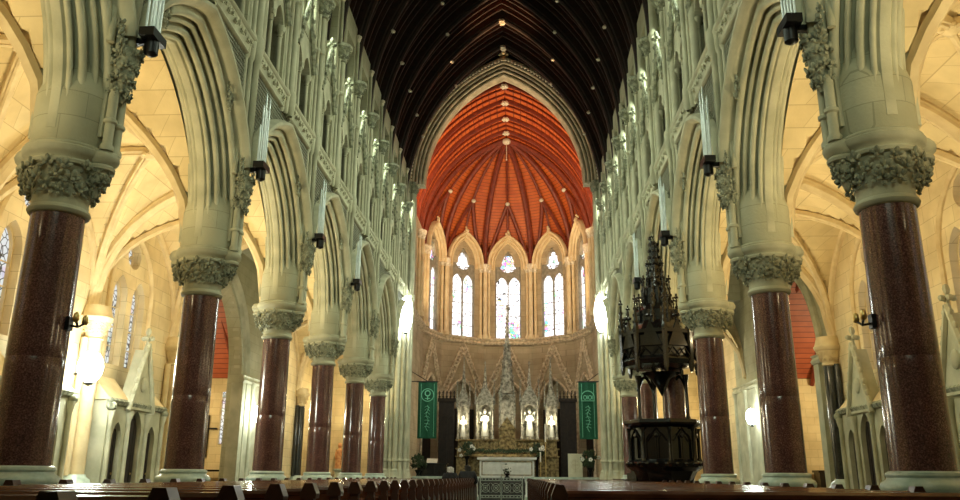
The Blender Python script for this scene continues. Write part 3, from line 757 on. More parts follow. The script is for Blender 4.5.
# ------------------------------------------------------------------ aisles
def vault_f(q, c=.6):
    q = min(1, abs(q)); R = 1 + c
    return sqrt(max(0, R*R - (q + c)**2))/sqrt(R*R - c*c)
VZ, VRISE = 4.85, 3.05
XI = 5.3
HX = (XW - XI)/2; XM = (XW + XI)/2; HY = BAY/2
def vz(x, y): return VZ + VRISE*max(vault_f(x/HX), vault_f(y/HY))
for side, s in SX.items():
    b = MB()
    for k in (-1,0,1,2,5):
        ym = YK(k) + HY; n = 22; rows = []
        for i in range(n+1):
            x = -HX + 2*HX*i/n
            rows.append([(s*(XM + x), ym - HY + 2*HY*j/n, vz(x, -HY + 2*HY*j/n) + .1) for j in range(n+1)])
        b.loft(rows, closed=False, cap=False)
    struct(b.build('ceiling_aisle_'+side, M['vault'], smooth=20))
    b = MB(); b.box(*sorted((s*5.3, s*10.1)), 22.9, 32.1, 9.0, 9.3); b.box(*sorted((s*5.3, s*XW)), 22.75, 23.05, 7.95, 9.0); b.box(*sorted((s*5.3, s*XW)), 31.95, 32.25, 7.95, 9.0)
    b.box(*sorted((s*5.3, s*XW)), 36.7, 41.2, 8.2, 8.4); b.box(*sorted((s*5.3, s*XW)), YS, YK(-1), 8.2, 8.4)
    struct(b.build('ceiling_crossing_'+side, M['stone'], smooth=0))
    mp = lambda u, z, d, s=s: (s*(XW + d), u, z)
    def bx(b, y0, y1, z0, z1, d0=0, d1=.5): b.box(*sorted((s*(XW+d0), s*(XW+d1))), y0, y1, z0, z1)
    b = MB(); bx(b, YS, YK(-1), 0, 9)
    wins = []
    for k in range(-1, 3):
        y0, y1 = YK(k), YK(k+1); c = (y0+y1)/2 - .45; wins.append(c)
        bx(b, y0, y1, 0, 3.7); b.plate(y0, y1, 3.7, 6.2, [(c-.5,.36,5.45,.3),(c+.5,.36,5.45,.3)], mp, 0, .5)
        b.ringplate(c-.7, c+.7, 6.2, 7.3, c, 6.66, .36, mp, 0, .5); bx(b, y0, c-.7, 6.2, 9); bx(b, c+.7, y1, 6.2, 9); bx(b, c-.7, c+.7, 7.3, 9)
    bx(b, 33.6, 41.6, 0, 9)
    b.box(*sorted((s*4.9, s*10.1)), 41.2, 41.6, 0, 9)
    struct(b.build('wall_aisle_'+side, M['warm'], smooth=0))
    b = MB(); b.plate(YK(3), 33.6, 0, 9, [(26.7,2.45,4.5,.9)], mp, 0, .5, n=12); struct(b.build('wall_arch_'+side, M['stone'], smooth=0))
    for c in wins:
        wi2 = len([o for o in bpy.data.objects if o.name.startswith('window_') and o.name.count('_') == 1]) + 1
        b = MB()
        for u in (c-.5, c+.5): b.arch([(.18,.04),(.18,-.04),(.26,-.04),(.26,.04)], .36, .3, lambda x,uu,z,u=u: mp(u+uu, z, x), leg=1.75, n=7, z0=5.45)
        for z in (4.2,4.7,5.2): bx(b, c-.86, c+.86, z-.012, z+.012, .2, .23)
        for q in range(4):
            an = q*PI/2 + PI/4; cc = (c + .17*cos(an), 6.66 + .17*sin(an)); b.tube([mp(cc[0]+.15*cos(an+w*PI/7), cc[1]+.15*sin(an+w*PI/7), .2) for w in range(-5,6)], .03, 5)
        b.arch([(.0,.06),(-.06,.06),(-.1,.0),(-.04,-.05),(0,-.05)], 1.12, .55, lambda x,uu,z: mp(c+uu, z, x), leg=1.9, n=10, z0=5.6)
        fr = struct(b.build('window_%d' % wi2, M['warmrib'], smooth=35))
        g = MB(); bx(g, c-.88, c+.88, 3.7, 7.1, .27, .29); g.build('pane', M['aisleglass'], fr, smooth=0)
    # vault ribs, one set a bay
    for k in (-1,0,1,2,5):
        ym = YK(k) + HY
        t = thing('vault_rib', f'cream stone ribs crossing the {"farthest" if k == 5 else ORD[k+1]} bay of the {side} aisle vault', 'vault rib', (0,ym,0), group='aisle vault ribs')
        for d in (1,-1):
            b = MB()
            pts = [(s*(XM + HX*q/14), d*HY*q/14, VZ + VRISE*vault_f(q/14) + .03) for q in range(-14,15)]
            b.tube(pts, .10, 6); b.tube([(p[0],p[1],p[2]-.09) for p in pts], .045, 6); b.build('diagonal_rib', M['warmrib'], t)
        b = MB(); pts = [(s*(XM + HX*q/14), HY, VZ + VRISE*vault_f(q/14) + .02) for q in range(-14,15)]
        b.tube(pts, .17, 8); b.tube([(p[0],p[1]-.12,p[2]-.1) for p in pts], .06, 6); b.tube([(p[0],p[1]+.12,p[2]-.1) for p in pts], .06, 6); b.build('transverse_rib', M['warmrib'], t)
        b = MB(); pts = [(s*(XW-.05), HY*q/14, VZ + VRISE*vault_f(q/14)) for q in range(-14,15)]; b.tube(pts, .09, 6); b.build('wall_rib', M['warmrib'], t)
        b = MB(); rnd = random.Random(5); b.ell((s*XM,0,VZ+VRISE-.06), (.17,.17,.12), None, 8, 5)
        for q in range(6): b.ell((s*XM+.15*cos(q*1.05), .15*sin(q*1.05), VZ+VRISE-.08), (.08,.08,.07), None, 6, 4)
        b.build('boss', M['warmrib'], t)
# responds on the aisle walls
def make_respond(m, nm):
    t = thing('wall_respond', '', 'wall shaft')
    b = MB()
    for x, y, r in ((.0,0,.17),(-.12,.22,.08),(-.12,-.22,.08)):
        b.lathe([(r,1.0),(r,4.12)], 14, (x,y))
    b.build('shaft', M[m], t)
    b = MB(); b.lathe([(.42,0),(.42,.8),(.36,.86),(.34,.92),(.26,.98),(.24,1.03)], 20, (-.05,0)); b.build('base', M['base'], t)
    b = MB(); b.lathe([(.19,4.08),(.23,4.11),(.2,4.15),(.22,4.25),(.34,4.5)], 20, (-.03,0)); foliage(b, (-.03,0), 4.18, 4.5, .2, .32, 2, 10, .1, 4)
    b.lathe([(.33,4.5),(.38,4.54),(.4,4.62),(.36,4.68),(.3,4.9)], 20, (-.03,0)); b.build('capital', M['warmrib'], t)
    return snapshot(t)
rs0, rs1 = make_respond('warmrib', 'pale'), make_respond('black', 'black'); f0 = f1 = True
for side, s in SX.items():
    for k in (0,1,2,3,6):
        blk = (side, k) in (('right',3),('left',6))
        loc = (s*9.38, YK(k) if k < 6 else 36.9, 0); rz = 0 if s < 0 else PI
        lab = f'{"black marble" if blk else "pale stone"} shaft on the {side} aisle wall, {ORD[min(k,4)]} from the camera'
        src = rs1 if blk else rs0
        if blk and f1: src.location = loc; src.rotation_euler = (0,0,rz); src['label'] = lab; src['group'] = 'aisle wall shafts'; f1 = False
        elif not blk and f0: src.location = loc; src['label'] = lab; src['group'] = 'aisle wall shafts'; f0 = False
        else: dup(src, lab, loc, rz, group='aisle wall shafts')
# arch pier trims and transepts
for side, s in SX.items():
    t = thing('transept_arch', f'moulded stone arch opening from the {side} aisle into the side chapel', 'arch', (0,26.7,0))
    mpx = lambda x,u,z: (s*(XW + x), u, z)
    b = MB(); b.arch([(.1,.55),(-.1,.55),(-.16,.48),(-.1,.42),(-.04,.36),(-.10,.28),(-.04,.2),(.06,.14),(.0,.06),(.08,0),(.3,0)], 2.45, .9, mpx, leg=.1, n=14, z0=4.5); b.build('moulding', M['moulded'], t, smooth=35)
    for y in (2.55,-2.55): b = MB(); b.box(*sorted((s*(XW-.14), s*(XW+.3))), y-.2, y+.2, 0, 4.3); b.build('jamb', M['moulded'], t)
    for y0, y1 in ((2.3,6.9),(-3.2,-2.3)):
        b = MB(); b.loft([[(s*(XW+x), y, z) for x, z in ((0,4.28),(-.16,4.32),(-.2,4.4),(-.14,4.5),(-.2,4.56),(0,4.62))] for y in (y0, y1)]); b.build('impost', M['moulded'], t)
    b = MB(); b.box(*sorted((s*(XW-.16), s*XW)), 2.7, 6.8, 0, 4.3)
    for q in (3.3,5.0,6.5): b.lathe([(.12,0),(.12,.9),(.08,1.0),(.08,4.1),(.14,4.3)], 10, (s*(XW-.18), q))
    b.build('pilaster', M['moulded'], t)
    # side chapel beyond
    b = MB(); b.box(*sorted((s*10.1, s*17)), 31.6, 32, 0, 9); b.box(*sorted((s*16.6, s*17)), 22, 31.6, 0, 9); b.box(*sorted((s*10.1, s*17)), 21.8, 22.1, 0, 9)
    struct(b.build('wall_chapel_'+side, M['vault'], smooth=0))
    b = MB(); b.add([(s*10.1,31.6,4.75),(s*17,31.6,4.75),(s*17,27.2,8.4),(s*10.1,27.2,8.4),(s*17,22,5.2),(s*10.1,22,5.2)], [(0,1,2,3),(3,2,4,5)]); struct(b.build('ceiling_chapel_'+side, M['redwood'], smooth=0))
    t = thing('chapel_arch_ribs', f'red timber ribs of the {side} side chapel roof', 'roof rib')
    for q in range(5):
        b = MB(); x = s*(10.6 + q*1.3); b.tube([(x,31.5,4.5),(x,30.5,5.7),(x,28.6,7.4),(x,27.2,8.1)], .09, 6); b.build('rib', M['rib'], t)
# chapel windows seen through the arch
b = MB(); b.arch([(-.06,.05),(-.06,-.05),(.04,-.05),(.04,.05)], .36, .3, lambda x,u,z: (-10.75+u, 31.56+x, z), leg=1.5, n=7, z0=3.7)
fr = struct(b.build('window_90', M['warmrib'], smooth=35)); g = MB(); g.plate(-11.1,-10.4,2.2,4.2,[],lambda u,z,y: (u,y,z),31.5,31.53); g.build('pane', M['aisleglass'], fr, smooth=0)
t = thing('wall_cross', 'thin dark cross-shaped figure on the cream wall of the left side chapel', 'cross')
b = MB(); b.box(-11.62,-11.56,31.5,31.58,1.7,3.3); b.build('upright', M['darkwood_shade'], t); b = MB(); b.box(-11.95,-11.22,31.5,31.58,2.75,2.81); b.build('crossbar', M['darkwood_shade'], t)
t = thing('side_table', 'small dark table against the cream wall of the left side chapel', 'table', (-11.0,31.0,0))
b = MB(); b.box(-.45,.45,-.25,.25,1.15,1.22); b.build('table_top', M['oak'], t)
for x, y in ((.4,.2),(.4,-.2),(-.4,.2),(-.4,-.2)): b = MB(); b.box(x-.03,x+.03,y-.03,y+.03,0,1.15); b.build('leg', M['oak'], t)
t = thing('dark_chest', 'low dark chest at the foot of the cream wall in the right side chapel', 'chest', (12.1,31.1,0))
b = MB(); b.box(-.5,.5,-.3,.3,.08,1.25); b.build('body', M['oak'], t); b = MB(); b.box(-.55,.55,-.34,.34,1.25,1.33); b.build('lid', M['oak'], t)
t = thing('shrine_statue', 'small painted statue on a pedestal at the end of the left aisle', 'statue', (-8.35,40.8,0))
b = MB(); b.lathe([(.3,0),(.3,.9),(.24,.95),(.2,1.2),(.3,1.3),(.3,1.36)], 8); b.build('pedestal', M['base'], t)
b = MB(); b.lathe([(.22,1.36),(.2,1.6),(.16,1.95),(.2,2.15),(.2,2.25),(.07,2.32),(.06,2.36),(.1,2.42),(.11,2.5),(.08,2.58),(.02,2.62)], 12); b.ell((.16,-.08,2.0), (.06,.12,.2), None, 8, 5); b.ell((-.16,-.08,2.0), (.06,.12,.2), None, 8, 5); b.build('figure', M['terracotta'], t)

# confessionals against the aisle walls
def make_conf():
    t = thing('confessional', '', 'confessional')     # local +x out from the wall, y along it
    mp = lambda u, z, x: (x, u, z)
    b = MB(); b.plate(-1.75,1.75,0,2.75,[(-1.15,.28,1.85,.15),(0,.42,2.0,.2),(1.15,.28,1.85,.15)], mp, .42, .55)
    b.box(0,.55,-1.85,-1.75,0,2.75); b.box(0,.55,1.75,1.85,0,2.75); b.build('front', M['moulded'], t, smooth=30)
    for u, h, z in ((-1.15,.28,2.1),(0,.42,2.4),(1.15,.28,2.1)):
        b = MB(); b.box(.40,.43,u-h-.02,u+h+.02,.05,z)
        for q in range(1,4): b.box(.43,.445,u-h+2*h*q/4-.012,u-h+2*h*q/4+.012,.1,z-.1)
        d = b.build('door', M['door'], t); b = MB(); b.ell((.455,u+h*.6,1.05), (.02,.03,.03), None, 6, 4); b.build('handle', M['brass'], d)
    b = MB(); b.prism([(-.75,2.6),(.75,2.6),(0,4.15)], mp, .30, .62)
    for sd in (1,-1):
        b.tube([(.64,sd*.85,2.55),(.64,0,4.3)], .07, 6)
        for q in range(6): b.ell((.64,sd*.85*(1-(q+.5)/6)+sd*.06,2.6+1.7*(q+.5)/6), (.07,.07,.08), None, 6, 4)
    b.ell((.63,0,3.25), (.05,.2,.2), None, 12, 6); finial(b, (.60,0,4.2), 1.1); b.build('gable', M['moulded'], t)
    for sd in (1,-1):
        b = MB(); b.add([(.6,sd*.6,2.75),(.6,sd*1.9,2.75),(.05,sd*1.9,3.35),(.05,sd*.5,3.35),(.05,sd*1.9,2.75),(.05,sd*.6,2.75)], [(0,1,2,3),(1,4,2),(0,3,5),(4,5,3,2),(0,5,4,1)]); b.build('roof', M['cream'], t, smooth=0)
    b = MB(); b.loft([[(x,y,z) for x, z in ((.5,2.62),(.62,2.66),(.66,2.74),(.6,2.8),(.5,2.8))] for y in (-1.9,1.9)])
    for y in (-1.8,1.8): b.ell((.6,y,2.6), (.14,.14,.12), None, 8, 5); 
    b.build('cornice', M['carved'], t)
    for y in (-1.75,-.62,.62,1.75):
        b = MB(); b.lathe([(.09,0),(.09,.3),(.06,.36),(.055,2.3),(.1,2.46),(.11,2.55)], 10, (.6,y)); b.build('colonnette', M['moulded'], t)
    t.scale = (1,.8,1)
    return snapshot(t)
cf = make_conf(); first = True
for side, s in SX.items():
    for k, w in ((1,'nearer'),(2,'farther')):
        loc = (s*9.6, YK(k)+HY-.40, 0); lab = f'gabled stone confessional with dark doors, the {w} one on the {side} aisle wall'
        if first: cf.location = loc; cf['label'] = lab; cf['group'] = 'confessionals'; first = False
        else: dup(cf, lab, loc, 0 if s < 0 else PI, group='confessionals')

# ------------------------------------------------------------------ pews
def make_pew(w):
    t = thing('pew', '', 'pew')       # faces +y, centred on x
    h = w/2
    b = MB(); b.prism([(-.03,.42),(.03,.42),(-.03,.90),(-.08,.90)], lambda y,z,x: (x,y,z), -h, h)
    for q in range(9): b.box(-h+w*q/8-.02*(q>0)+.0, -h+w*q/8+.02, -.098, -.06, .46, .87)
    b.build('backrest', M['pew'], t, smooth=0)
    b = MB(); b.loft([[(x, y, z) for y, z in ((.01,.87),(.02,.925),(-.02,.945),(-.08,.94),(-.10,.915),(-.09,.885),(-.06,.87))] for x in (-h,h)]); b.build('top_rail', M['pew'], t)
    b = MB(); b.loft([[(x, y, z) for y, z in ((-.06,.78),(-.24,.755),(-.25,.775),(-.24,.79),(-.06,.81))] for x in (-h+.05,h-.05)]); b.build('book_ledge', M['pew'], t)
    b = MB(); b.box(-h,h,-.03,.40,.42,.46); b.box(-h,h,.33,.36,.05,.42); b.build('seat', M['pew'], t, smooth=0)
    b = MB(); b.box(-h+.05,h-.05,-.42,-.28,.16,.20)
    for x in (-h+.25,h-.25): b.box(x-.02,x+.02,-.38,-.30,0,.16)
    b.build('kneeler', M['pew'], t, smooth=0)
    for x in (-h,h):
        b = MB(); b.prism([(-.12,0),(.44,0),(.44,.54),(.36,.64),(.10,.68),(.0,.74),(-.03,.88),(-.12,.88)], lambda y,z,d: (x+d,y,z), -.04, .04)
        b.prism([(-.065,.86),(.065,.86),(.07,.90),(.034,.985),(-.034,.985),(-.07,.90)], lambda d,z,y: (x+d,y,z), -.15, -.02)
        b.box(x-.05,x+.05,-.125,-.10,.2,.8); b.build('pew_end', M['pewend'], t, smooth=0)
    return snapshot(t)
PL, PR = (-4.30,-1.10), (1.0,4.35)
pw0, pw1 = make_pew(PL[1]-PL[0]), make_pew(PR[1]-PR[0])
for i in range(32):
    y = 3.2 + .96*i; lab = f'{ORD[i]} dark polished pew of the left block, counted from the camera'; loc = ((PL[0]+PL[1])/2, y, 0)
    if i == 0: pw0.location = loc; pw0['label'] = lab; pw0['group'] = 'pews left of the centre aisle'
    else: dup(pw0, lab, loc, group='pews left of the centre aisle')
for i in range(28):
    y = 7.05 + .96*i; lab = f'{ORD[i]} dark polished pew of the right block, counted from the camera'; loc = ((PR[0]+PR[1])/2, y, 0)
    if i == 0: pw1.location = loc; pw1['label'] = lab; pw1['group'] = 'pews right of the centre aisle'
    else: dup(pw1, lab, loc, group='pews right of the centre aisle')

# ------------------------------------------------------------------ people in the pews
def skin_obj(name, verts, edges, radii, m, parent, sub=2):
    me = bpy.data.meshes.new(name); me.from_pydata(verts, edges, []); me.materials.append(m)
    o = bpy.data.objects.new(name, me); C.objects.link(o); o.parent = parent
    md = o.modifiers.new('Skin', 'SKIN'); md.use_smooth_shade = True
    sv = me.skin_vertices[0].data if me.skin_vertices else None
    if sv is None:
        bpy.context.view_layer.objects.active = o
        me.attributes.new  # noqa
    for i, r in enumerate(radii): sv[i].radius = (r[0], r[1]) if isinstance(r, tuple) else (r, r); sv[i].use_root = (i == 0)
    s_ = o.modifiers.new('Sub', 'SUBSURF'); s_.levels = sub; s_.render_levels = sub
    return o
def person(label, loc, hair, lean, wide, longhair):
    t = thing('person', label, 'person', loc, group=None)
    V = []; E = []; Rr = []
    def a(p, r, par=None):
        V.append(p); Rr.append(r)
        if par is not None: E.append((par, len(V)-1))
        return len(V)-1
    L = lean
    pel = a((0,.16,.56), .15); wa = a((0,.15+.1*L,.74), .13, pel); ch = a((0,.15+.35*L,.96), (.15,.12), wa); nk = a((0,.16+.55*L,1.09), .06, ch)
    h1 = a((0,.18+.62*L,1.15), .075, nk); h2 = a((0,.19+.72*L,1.23), .095, h1); h3 = a((0,.19+.74*L,1.29), .06, h2)
    cloth = [pel, wa, ch]; 
    for sd in (1,-1):
        sh = a((sd*.19*wide,.16+.45*L,1.06), .075, ch); el = a((sd*.27*wide,.22+.5*L,.78), .055, sh); wr = a((sd*.10,.42+.3*L,.70), .032, el); pa = a((sd*.055,.48+.3*L,.71), .034, wr)
        for q in range(4):
            k1 = a((sd*(.035+.018*q),.53+.3*L,.715-.008*q), .0095, pa); a((sd*(.025+.018*q),.555+.3*L+.006*(q in (1,2)),.70-.008*q), .008, k1)
        t1 = a((sd*.03,.485+.3*L,.745), .011, pa); a((sd*.02,.52+.3*L,.755), .009, t1)
        hp = a((sd*.10,.18,.54), .105, pel); kn = a((sd*.12,.58,.53), .075, hp); an = a((sd*.12,.60,.12), .048, kn); a((sd*.12,.74,.05), .042, an)
    body = skin_obj('body', V, E, Rr, M['skin'], t)
    # coat
    V2 = []; E2 = []; R2 = []
    V, E, Rr = V2, E2, R2
    def a(p, r, par=None):
        V.append(p); Rr.append(r)
        if par is not None: E.append((par, len(V)-1))
        return len(V)-1
    pel = a((0,.16,.56), .19); wa = a((0,.15+.1*L,.76), .19, pel); ch = a((0,.15+.32*L,.98), (.22,.18), wa); nk = a((0,.14+.42*L,1.13), (.13,.11), ch)
    for sd in (1,-1):
        sh = a((sd*.19*wide,.16+.4*L,1.06), .125, ch); el = a((sd*.29*wide,.22+.5*L,.78), .085, sh); a((sd*.13,.40+.3*L,.71), .052, el)
        hp = a((sd*.11,.2,.55), .125, pel); kn = a((sd*.13,.58,.53), .095, hp); a((sd*.12,.60,.16), .075, kn)
    skin_obj('coat', V, E, Rr, M['coat'], t)
    # face details and hair
    hc = Vector((0,.19+.72*L,1.235))
    b = MB(); b.ell(hc + Vector((0,.10,-.005)), (.016,.024,.026), None, 8, 5)
    for sd in (1,-1): b.ell(hc + Vector((sd*.095,.0,-.01)), (.014,.026,.036), None, 8, 5)
    b.ell(hc + Vector((0,.09,-.055)), (.028,.012,.009), None, 8, 4); b.build('face_features', M['skin'], t)
    b = MB()
    for sd in (1,-1): b.ell(hc + Vector((sd*.036,.088,.015)), (.013,.010,.009), None, 8, 5)
    b.build('eye', M['hairdark'], t)
    b = MB(); b.ell(hc + Vector((0,-.018,.025)), (.106,.108,.108), None, 20, 12)
    if longhair: b.ell(hc + Vector((0,-.06,-.06)), (.085,.06,.13), None, 14, 8)
    for q in range(26):
        an = q*.7; zz = -.05 + .006*q; r = .1; b.ell(hc + Vector((r*cos(an)*.95, -.03 - abs(r*sin(an))*.75, zz)), (.03,.03,.035), None, 6, 4)
    b.build('hair', M[hair], t)
    return t
def ensure_skin():
    pass
_orig = skin_obj
def skin_obj(name, verts, edges, radii, m, parent, sub=2):
    import bmesh
    bm = bmesh.new(); lay = bm.verts.layers.skin.verify()
    vs = [bm.verts.new(v) for v in verts]
    for e in edges: bm.edges.new((vs[e[0]], vs[e[1]]))
    for i, v in enumerate(vs):
        r = radii[i]; v[lay].radius = r if isinstance(r, tuple) else (r, r); v[lay].use_root = (i == 0)
    me = bpy.data.meshes.new(name); bm.to_mesh(me); bm.free(); me.materials.append(m)
    o = bpy.data.objects.new(name, me); C.objects.link(o); o.parent = parent
    md = o.modifiers.new('Skin', 'SKIN'); md.use_smooth_shade = True
    s_ = o.modifiers.new('Sub', 'SUBSURF'); s_.levels = sub; s_.render_levels = sub
    return o
person('white-haired person in a dark coat seated in a front pew', (-1.80, 3.2+.96*27, 0), 'hairwhite', .1, 1.0, False)
person('dark-haired person in a bulky dark coat seated hunched at the pew end by the aisle', (-1.32, 3.2+.96*29, 0), 'hairdark', .32, 1.2, True).scale = (1.0,1.0,1.06)

# ------------------------------------------------------------------ altar rail and gates
def gate_leaf(t, x0, x1):
    g = MB()
    for x in (x0,x1): g.box(x-.025,x+.025,-.025,.025,0,1.04)
    for z in (.12,.22,.86,.97): g.box(x0,x1,-.015,.015,z-.015,z+.015)
    xm = (x0+x1)/2; n = 2
    for i in range(n):
        cx = x0 + (x1-x0)*(i+.5)/n
        for r in (.19,.10): g.tube([(cx+r*cos(q*PI/12), 0, .54+r*sin(q*PI/12)) for q in range(25)], .014, 5)
        for q in range(4): an = q*PI/2+PI/4; g.tube([(cx+.10*cos(an),0,.54+.10*sin(an)),(cx+.30*cos(an),0,.54+.30*sin(an))], .012, 5)
        g.ell((cx,0,.54), (.05,.03,.05), None, 8, 5)
        for z in (.92,.17): 
            for q in range(3): g.ell((cx-.15+.15*q,0,z), (.03,.02,.03), None, 6, 4)
    o = g.build('gate_leaf', M['iron'], t); return o
t = thing('altar_gates', 'low openwork metal gates with round rosettes across the centre aisle', 'gate', (-.18,37.5,0))
gate_leaf(t, -.95, -.01); gate_leaf(t, .01, .95)
for side, s in SX.items():
    t = thing('altar_rail', f'pale marble altar rail {side} of the metal gates', 'altar rail', (0,37.5,0))
    x0, x1 = (.86, 4.2) if s > 0 else (-4.2, -1.2)
    b = MB(); b.box(x0,x1,-.16,.16,.92,1.03); b.build('top_rail', M['base'], t, smooth=0)
    b = MB(); b.box(x0,x1,-.13,.13,0,.16); b.build('plinth', M['base'], t, smooth=0)
    n = 8
    for i in range(n+1):
        b = MB(); b.lathe([(.09,.16),(.09,.22),(.05,.28),(.06,.5),(.045,.72),(.09,.86),(.09,.92)], 10, (x0+.1+(x1-x0-.2)*i/n,0)); b.build('baluster', M['marble'], t)

# ------------------------------------------------------------------ altar and reredos
ZS = .95
t = thing('altar', 'white marble altar table with a plain panelled front', 'altar', (0,42.3,ZS))
b = MB(); b.box(-1.4,1.4,0,.7,.06,.92); b.box(-1.5,1.5,-.06,.76,0,.07); b.build('body', M['marble'], t, smooth=0)
b = MB(); b.box(-1.52,1.52,-.1,.8,.92,1.04); b.build('table_top', M['marble'], t, smooth=0)
for x0, x1 in ((-1.3,1.3),):
    b = MB()
    for (p, q, r_, s_) in ((x0,x1,.14,.18),(x0,x1,.80,.84),(x0,x0+.05,.14,.84),(x1-.05,x1,.14,.84)): b.box(p,q,-.025,.0,r_,s_)
    b.build('front_frame', M['gold'], t, smooth=0)
t = thing('reredos', 'tall carved reredos of gilded stone with pinnacles behind the altar', 'reredos', (0,43.5,ZS))
mpr = lambda u, z, y: (u, y, z)
b = MB(); b.box(-2.7,2.7,0,.7,0,1.1); b.box(-2.66,2.66,-.1,.7,1.1,1.5); b.box(-2.62,2.62,.05,.7,1.5,1.95)
for q in range(20):
    x = -2.3+4.6*q/19; b.ell((x,-.1,1.3), (.08,.04,.12), None, 8, 5); b.ell((x,.05,1.72), (.09,.04,.13), None, 8, 5)
for z in (1.1,1.5,1.95): b.box(-2.75,2.75,-.15,.7,z-.03,z+.03)
for sd in (1,-1):
    for q in range(2): b.plate(sd*1.0-.0+(-.45 if sd<0 else -.45)+sd*.6*q*1.2, sd*1.0+.45+sd*.6*q*1.2, .15,1.0,[(sd*1.0+sd*.72*q,.3,.55,.2)], mpr, -.06,0)
b.build('base', M['gold'], t, smooth=30)
def niche(b, xc, w, z0, z1):
    b.box(xc-w-.06, xc+w+.06, .5, .66, z0, z1)
    b.plate(xc-w-.08, xc+w+.08, z0, z1, [(xc,w-.02,z1-w*1.5-.15,.1)], mpr, .05, .16)
    for x in (xc-w-.05, xc+w+.05): b.lathe([(.07,z0),(.07,z0+.12),(.045,z0+.16),(.045,z1-.3),(.08,z1-.16),(.08,z1-.1)], 8, (x,0))
def spirelet(b, x, y, z0, h, r, n=8, tiers=5):
    b.lathe([(r,z0),(r,z0+h*.12),(r*.8,z0+h*.16),(.012,z0+h)], n, (x,y))
    for q in range(tiers):
        f = (q+.6)/tiers; rr = r*.85*(1-f); z = z0 + h*.16 + h*.84*f
        for k in range(4): an = k*PI/2 + PI/4; b.ell((x+rr*cos(an)*1.1, y+rr*sin(an)*1.1, z), (.03,.03,.045), None, 6, 4)
    finial(b, (x,y,z0+h-.08), .45)
for xc, w, z0, z1, nm in ((-1.20,.40,1.95,4.1,'a'),(1.20,.40,1.95,4.1,'b'),(-2.36,.24,1.95,4.0,'c'),(2.36,.24,1.95,4.0,'d')):
    b = MB(); niche(b, xc, w, z0, z1); b.build('niche', M['grey'], t, smooth=30)
    b = MB()
    b.prism([(xc-w-.15,z1-.25),(xc+w+.15,z1-.25),(xc,z1+.75)], mpr, .0, .14)
    for sd in (1,-1):
        b.tube([(xc+sd*(w+.16),-.02,z1-.25),(xc,-.02,z1+.82)], .035, 6)
        spirelet(b, xc+sd*(w+.1), .05, z1-.3, 1.25, .075, 6, 4)
    spirelet(b, xc, .3, z1+.2, 1.75 if w > .3 else 2.1, .17, 8, 6)
    b.build('canopy', M['grey'], t, smooth=30)
b = MB(); b.box(-.42,.42,-.12,.5,1.5,2.55); b.prism([(-.5,2.45),(.5,2.45),(0,3.15)], mpr, -.18, .1)
b.ell((0,-.16,2.1), (.2,.05,.26), None, 12, 6); b.build('tabernacle', M['gold'], t, smooth=30)
b = MB(); niche(b, 0, .36, 2.6, 4.6); b.build('niche', M['grey'], t, smooth=30)
b = MB()
for i, (z, r, h) in enumerate(((4.4,.33,.9),(5.0,.25,1.1),(5.9,.17,1.1))):
    for k in range(8): an = k*PI/4; spirelet(b, r*cos(an), .2+r*.6*sin(an), z, h, .06, 6, 3)
b.lathe([(.36,4.4),(.36,4.6),(.24,5.1),(.21,5.7),(.15,6.4),(.10,7.2),(.055,8.2),(.02,9.0)], 8, (0,.2))
for q in range(14):
    f = q/14; z = 5.2+3.6*f; r = .24*(1-f)+.03
    for k in range(4): an = k*PI/2+PI/4; b.ell((r*cos(an), .2+r*sin(an), z), (.05,.05,.06), None, 6, 4)
finial(b, (0,.2,8.9), .8); b.build('central_spire', M['grey'], t, smooth=30)
SN = ['leftmost','inner left','inner right','rightmost']
for i, (x, h) in enumerate(((-2.36,1.3),(-1.20,1.6),(1.20,1.6),(2.36,1.3))):
    t = thing('niche_statue', f'brightly lit white marble statue in the {SN[i]} niche of the reredos', 'statue', (x,43.75,ZS+1.98), group='reredos statues')
    b = MB(); b.lathe([(.17*h/1.3,0),(.17*h/1.3,.12),(.14,.14)], 10); b.build('pedestal', M['grey'], t)
    b = MB(); k = h/1.3; ring = []
    for z, r in ((.14,.15),(.3,.145),(.6,.12),(.8,.10),(.95,.13),(1.02,.12),(1.06,.05),(1.1,.045),(1.14,.065),(1.2,.075),(1.27,.06),(1.31,.015)):
        ring.append([(r*k*cos(2*PI*j/16)*(1+.10*cos(6*j*PI/8)*(z<.7)), r*k*.8*sin(2*PI*j/16)*(1+.10*sin(5*j*PI/8)*(z<.7)), z*k) for j in range(16)])
    b.loft(ring)
    for sd in (1,-1): b.tube([(sd*.12*k,0,.98*k),(sd*.17*k,-.04,.8*k),(sd*.04*k,-.13,.78*k)], [.045*k,.04*k,.025*k], 8)
    if i in (1,2):
        for sd in (1,-1): b.tube([(sd*.08,.06,1.0*k),(sd*.26,.1,1.2*k),(sd*.30,.1,.7*k)], [.03,.06,.015], 6)
    b.build('figure', M['marble'], t)
def candle(label, x, y, z0, zs, zc):
    t = thing('candlestick', label, 'candle', (x,y,0))
    b = MB(); b.lathe([(.13,z0),(.13,z0+.04),(.04,z0+.1),(.03,z0+.3),(.05,z0+.34),(.025,z0+.4),(.025,zs-.06),(.07,zs-.02),(.07,zs)], 10); b.build('stick', M['brass'], t)
    b = MB(); b.lathe([(.035,zs),(.035,zc),(.008,zc+.02)], 8); b.build('candle', M['candle'], t)
candle('tall white candle on a slim stand right of the altar', 1.98, 42.2, ZS, 2.75, 3.65)
candle('short white candle on a stand between the altar and the tall candle', 1.72, 42.45, ZS, 1.75, 2.25)
t = thing('flower_trough', 'long row of dark foliage along the shelf behind the altar', 'plants', (0,43.15,ZS+1.08))
b = MB(); b.box(-1.9,1.9,-.08,.08,0,.14); b.build('trough', M['gold'], t, smooth=0)
b = MB(); rnd = random.Random(2)
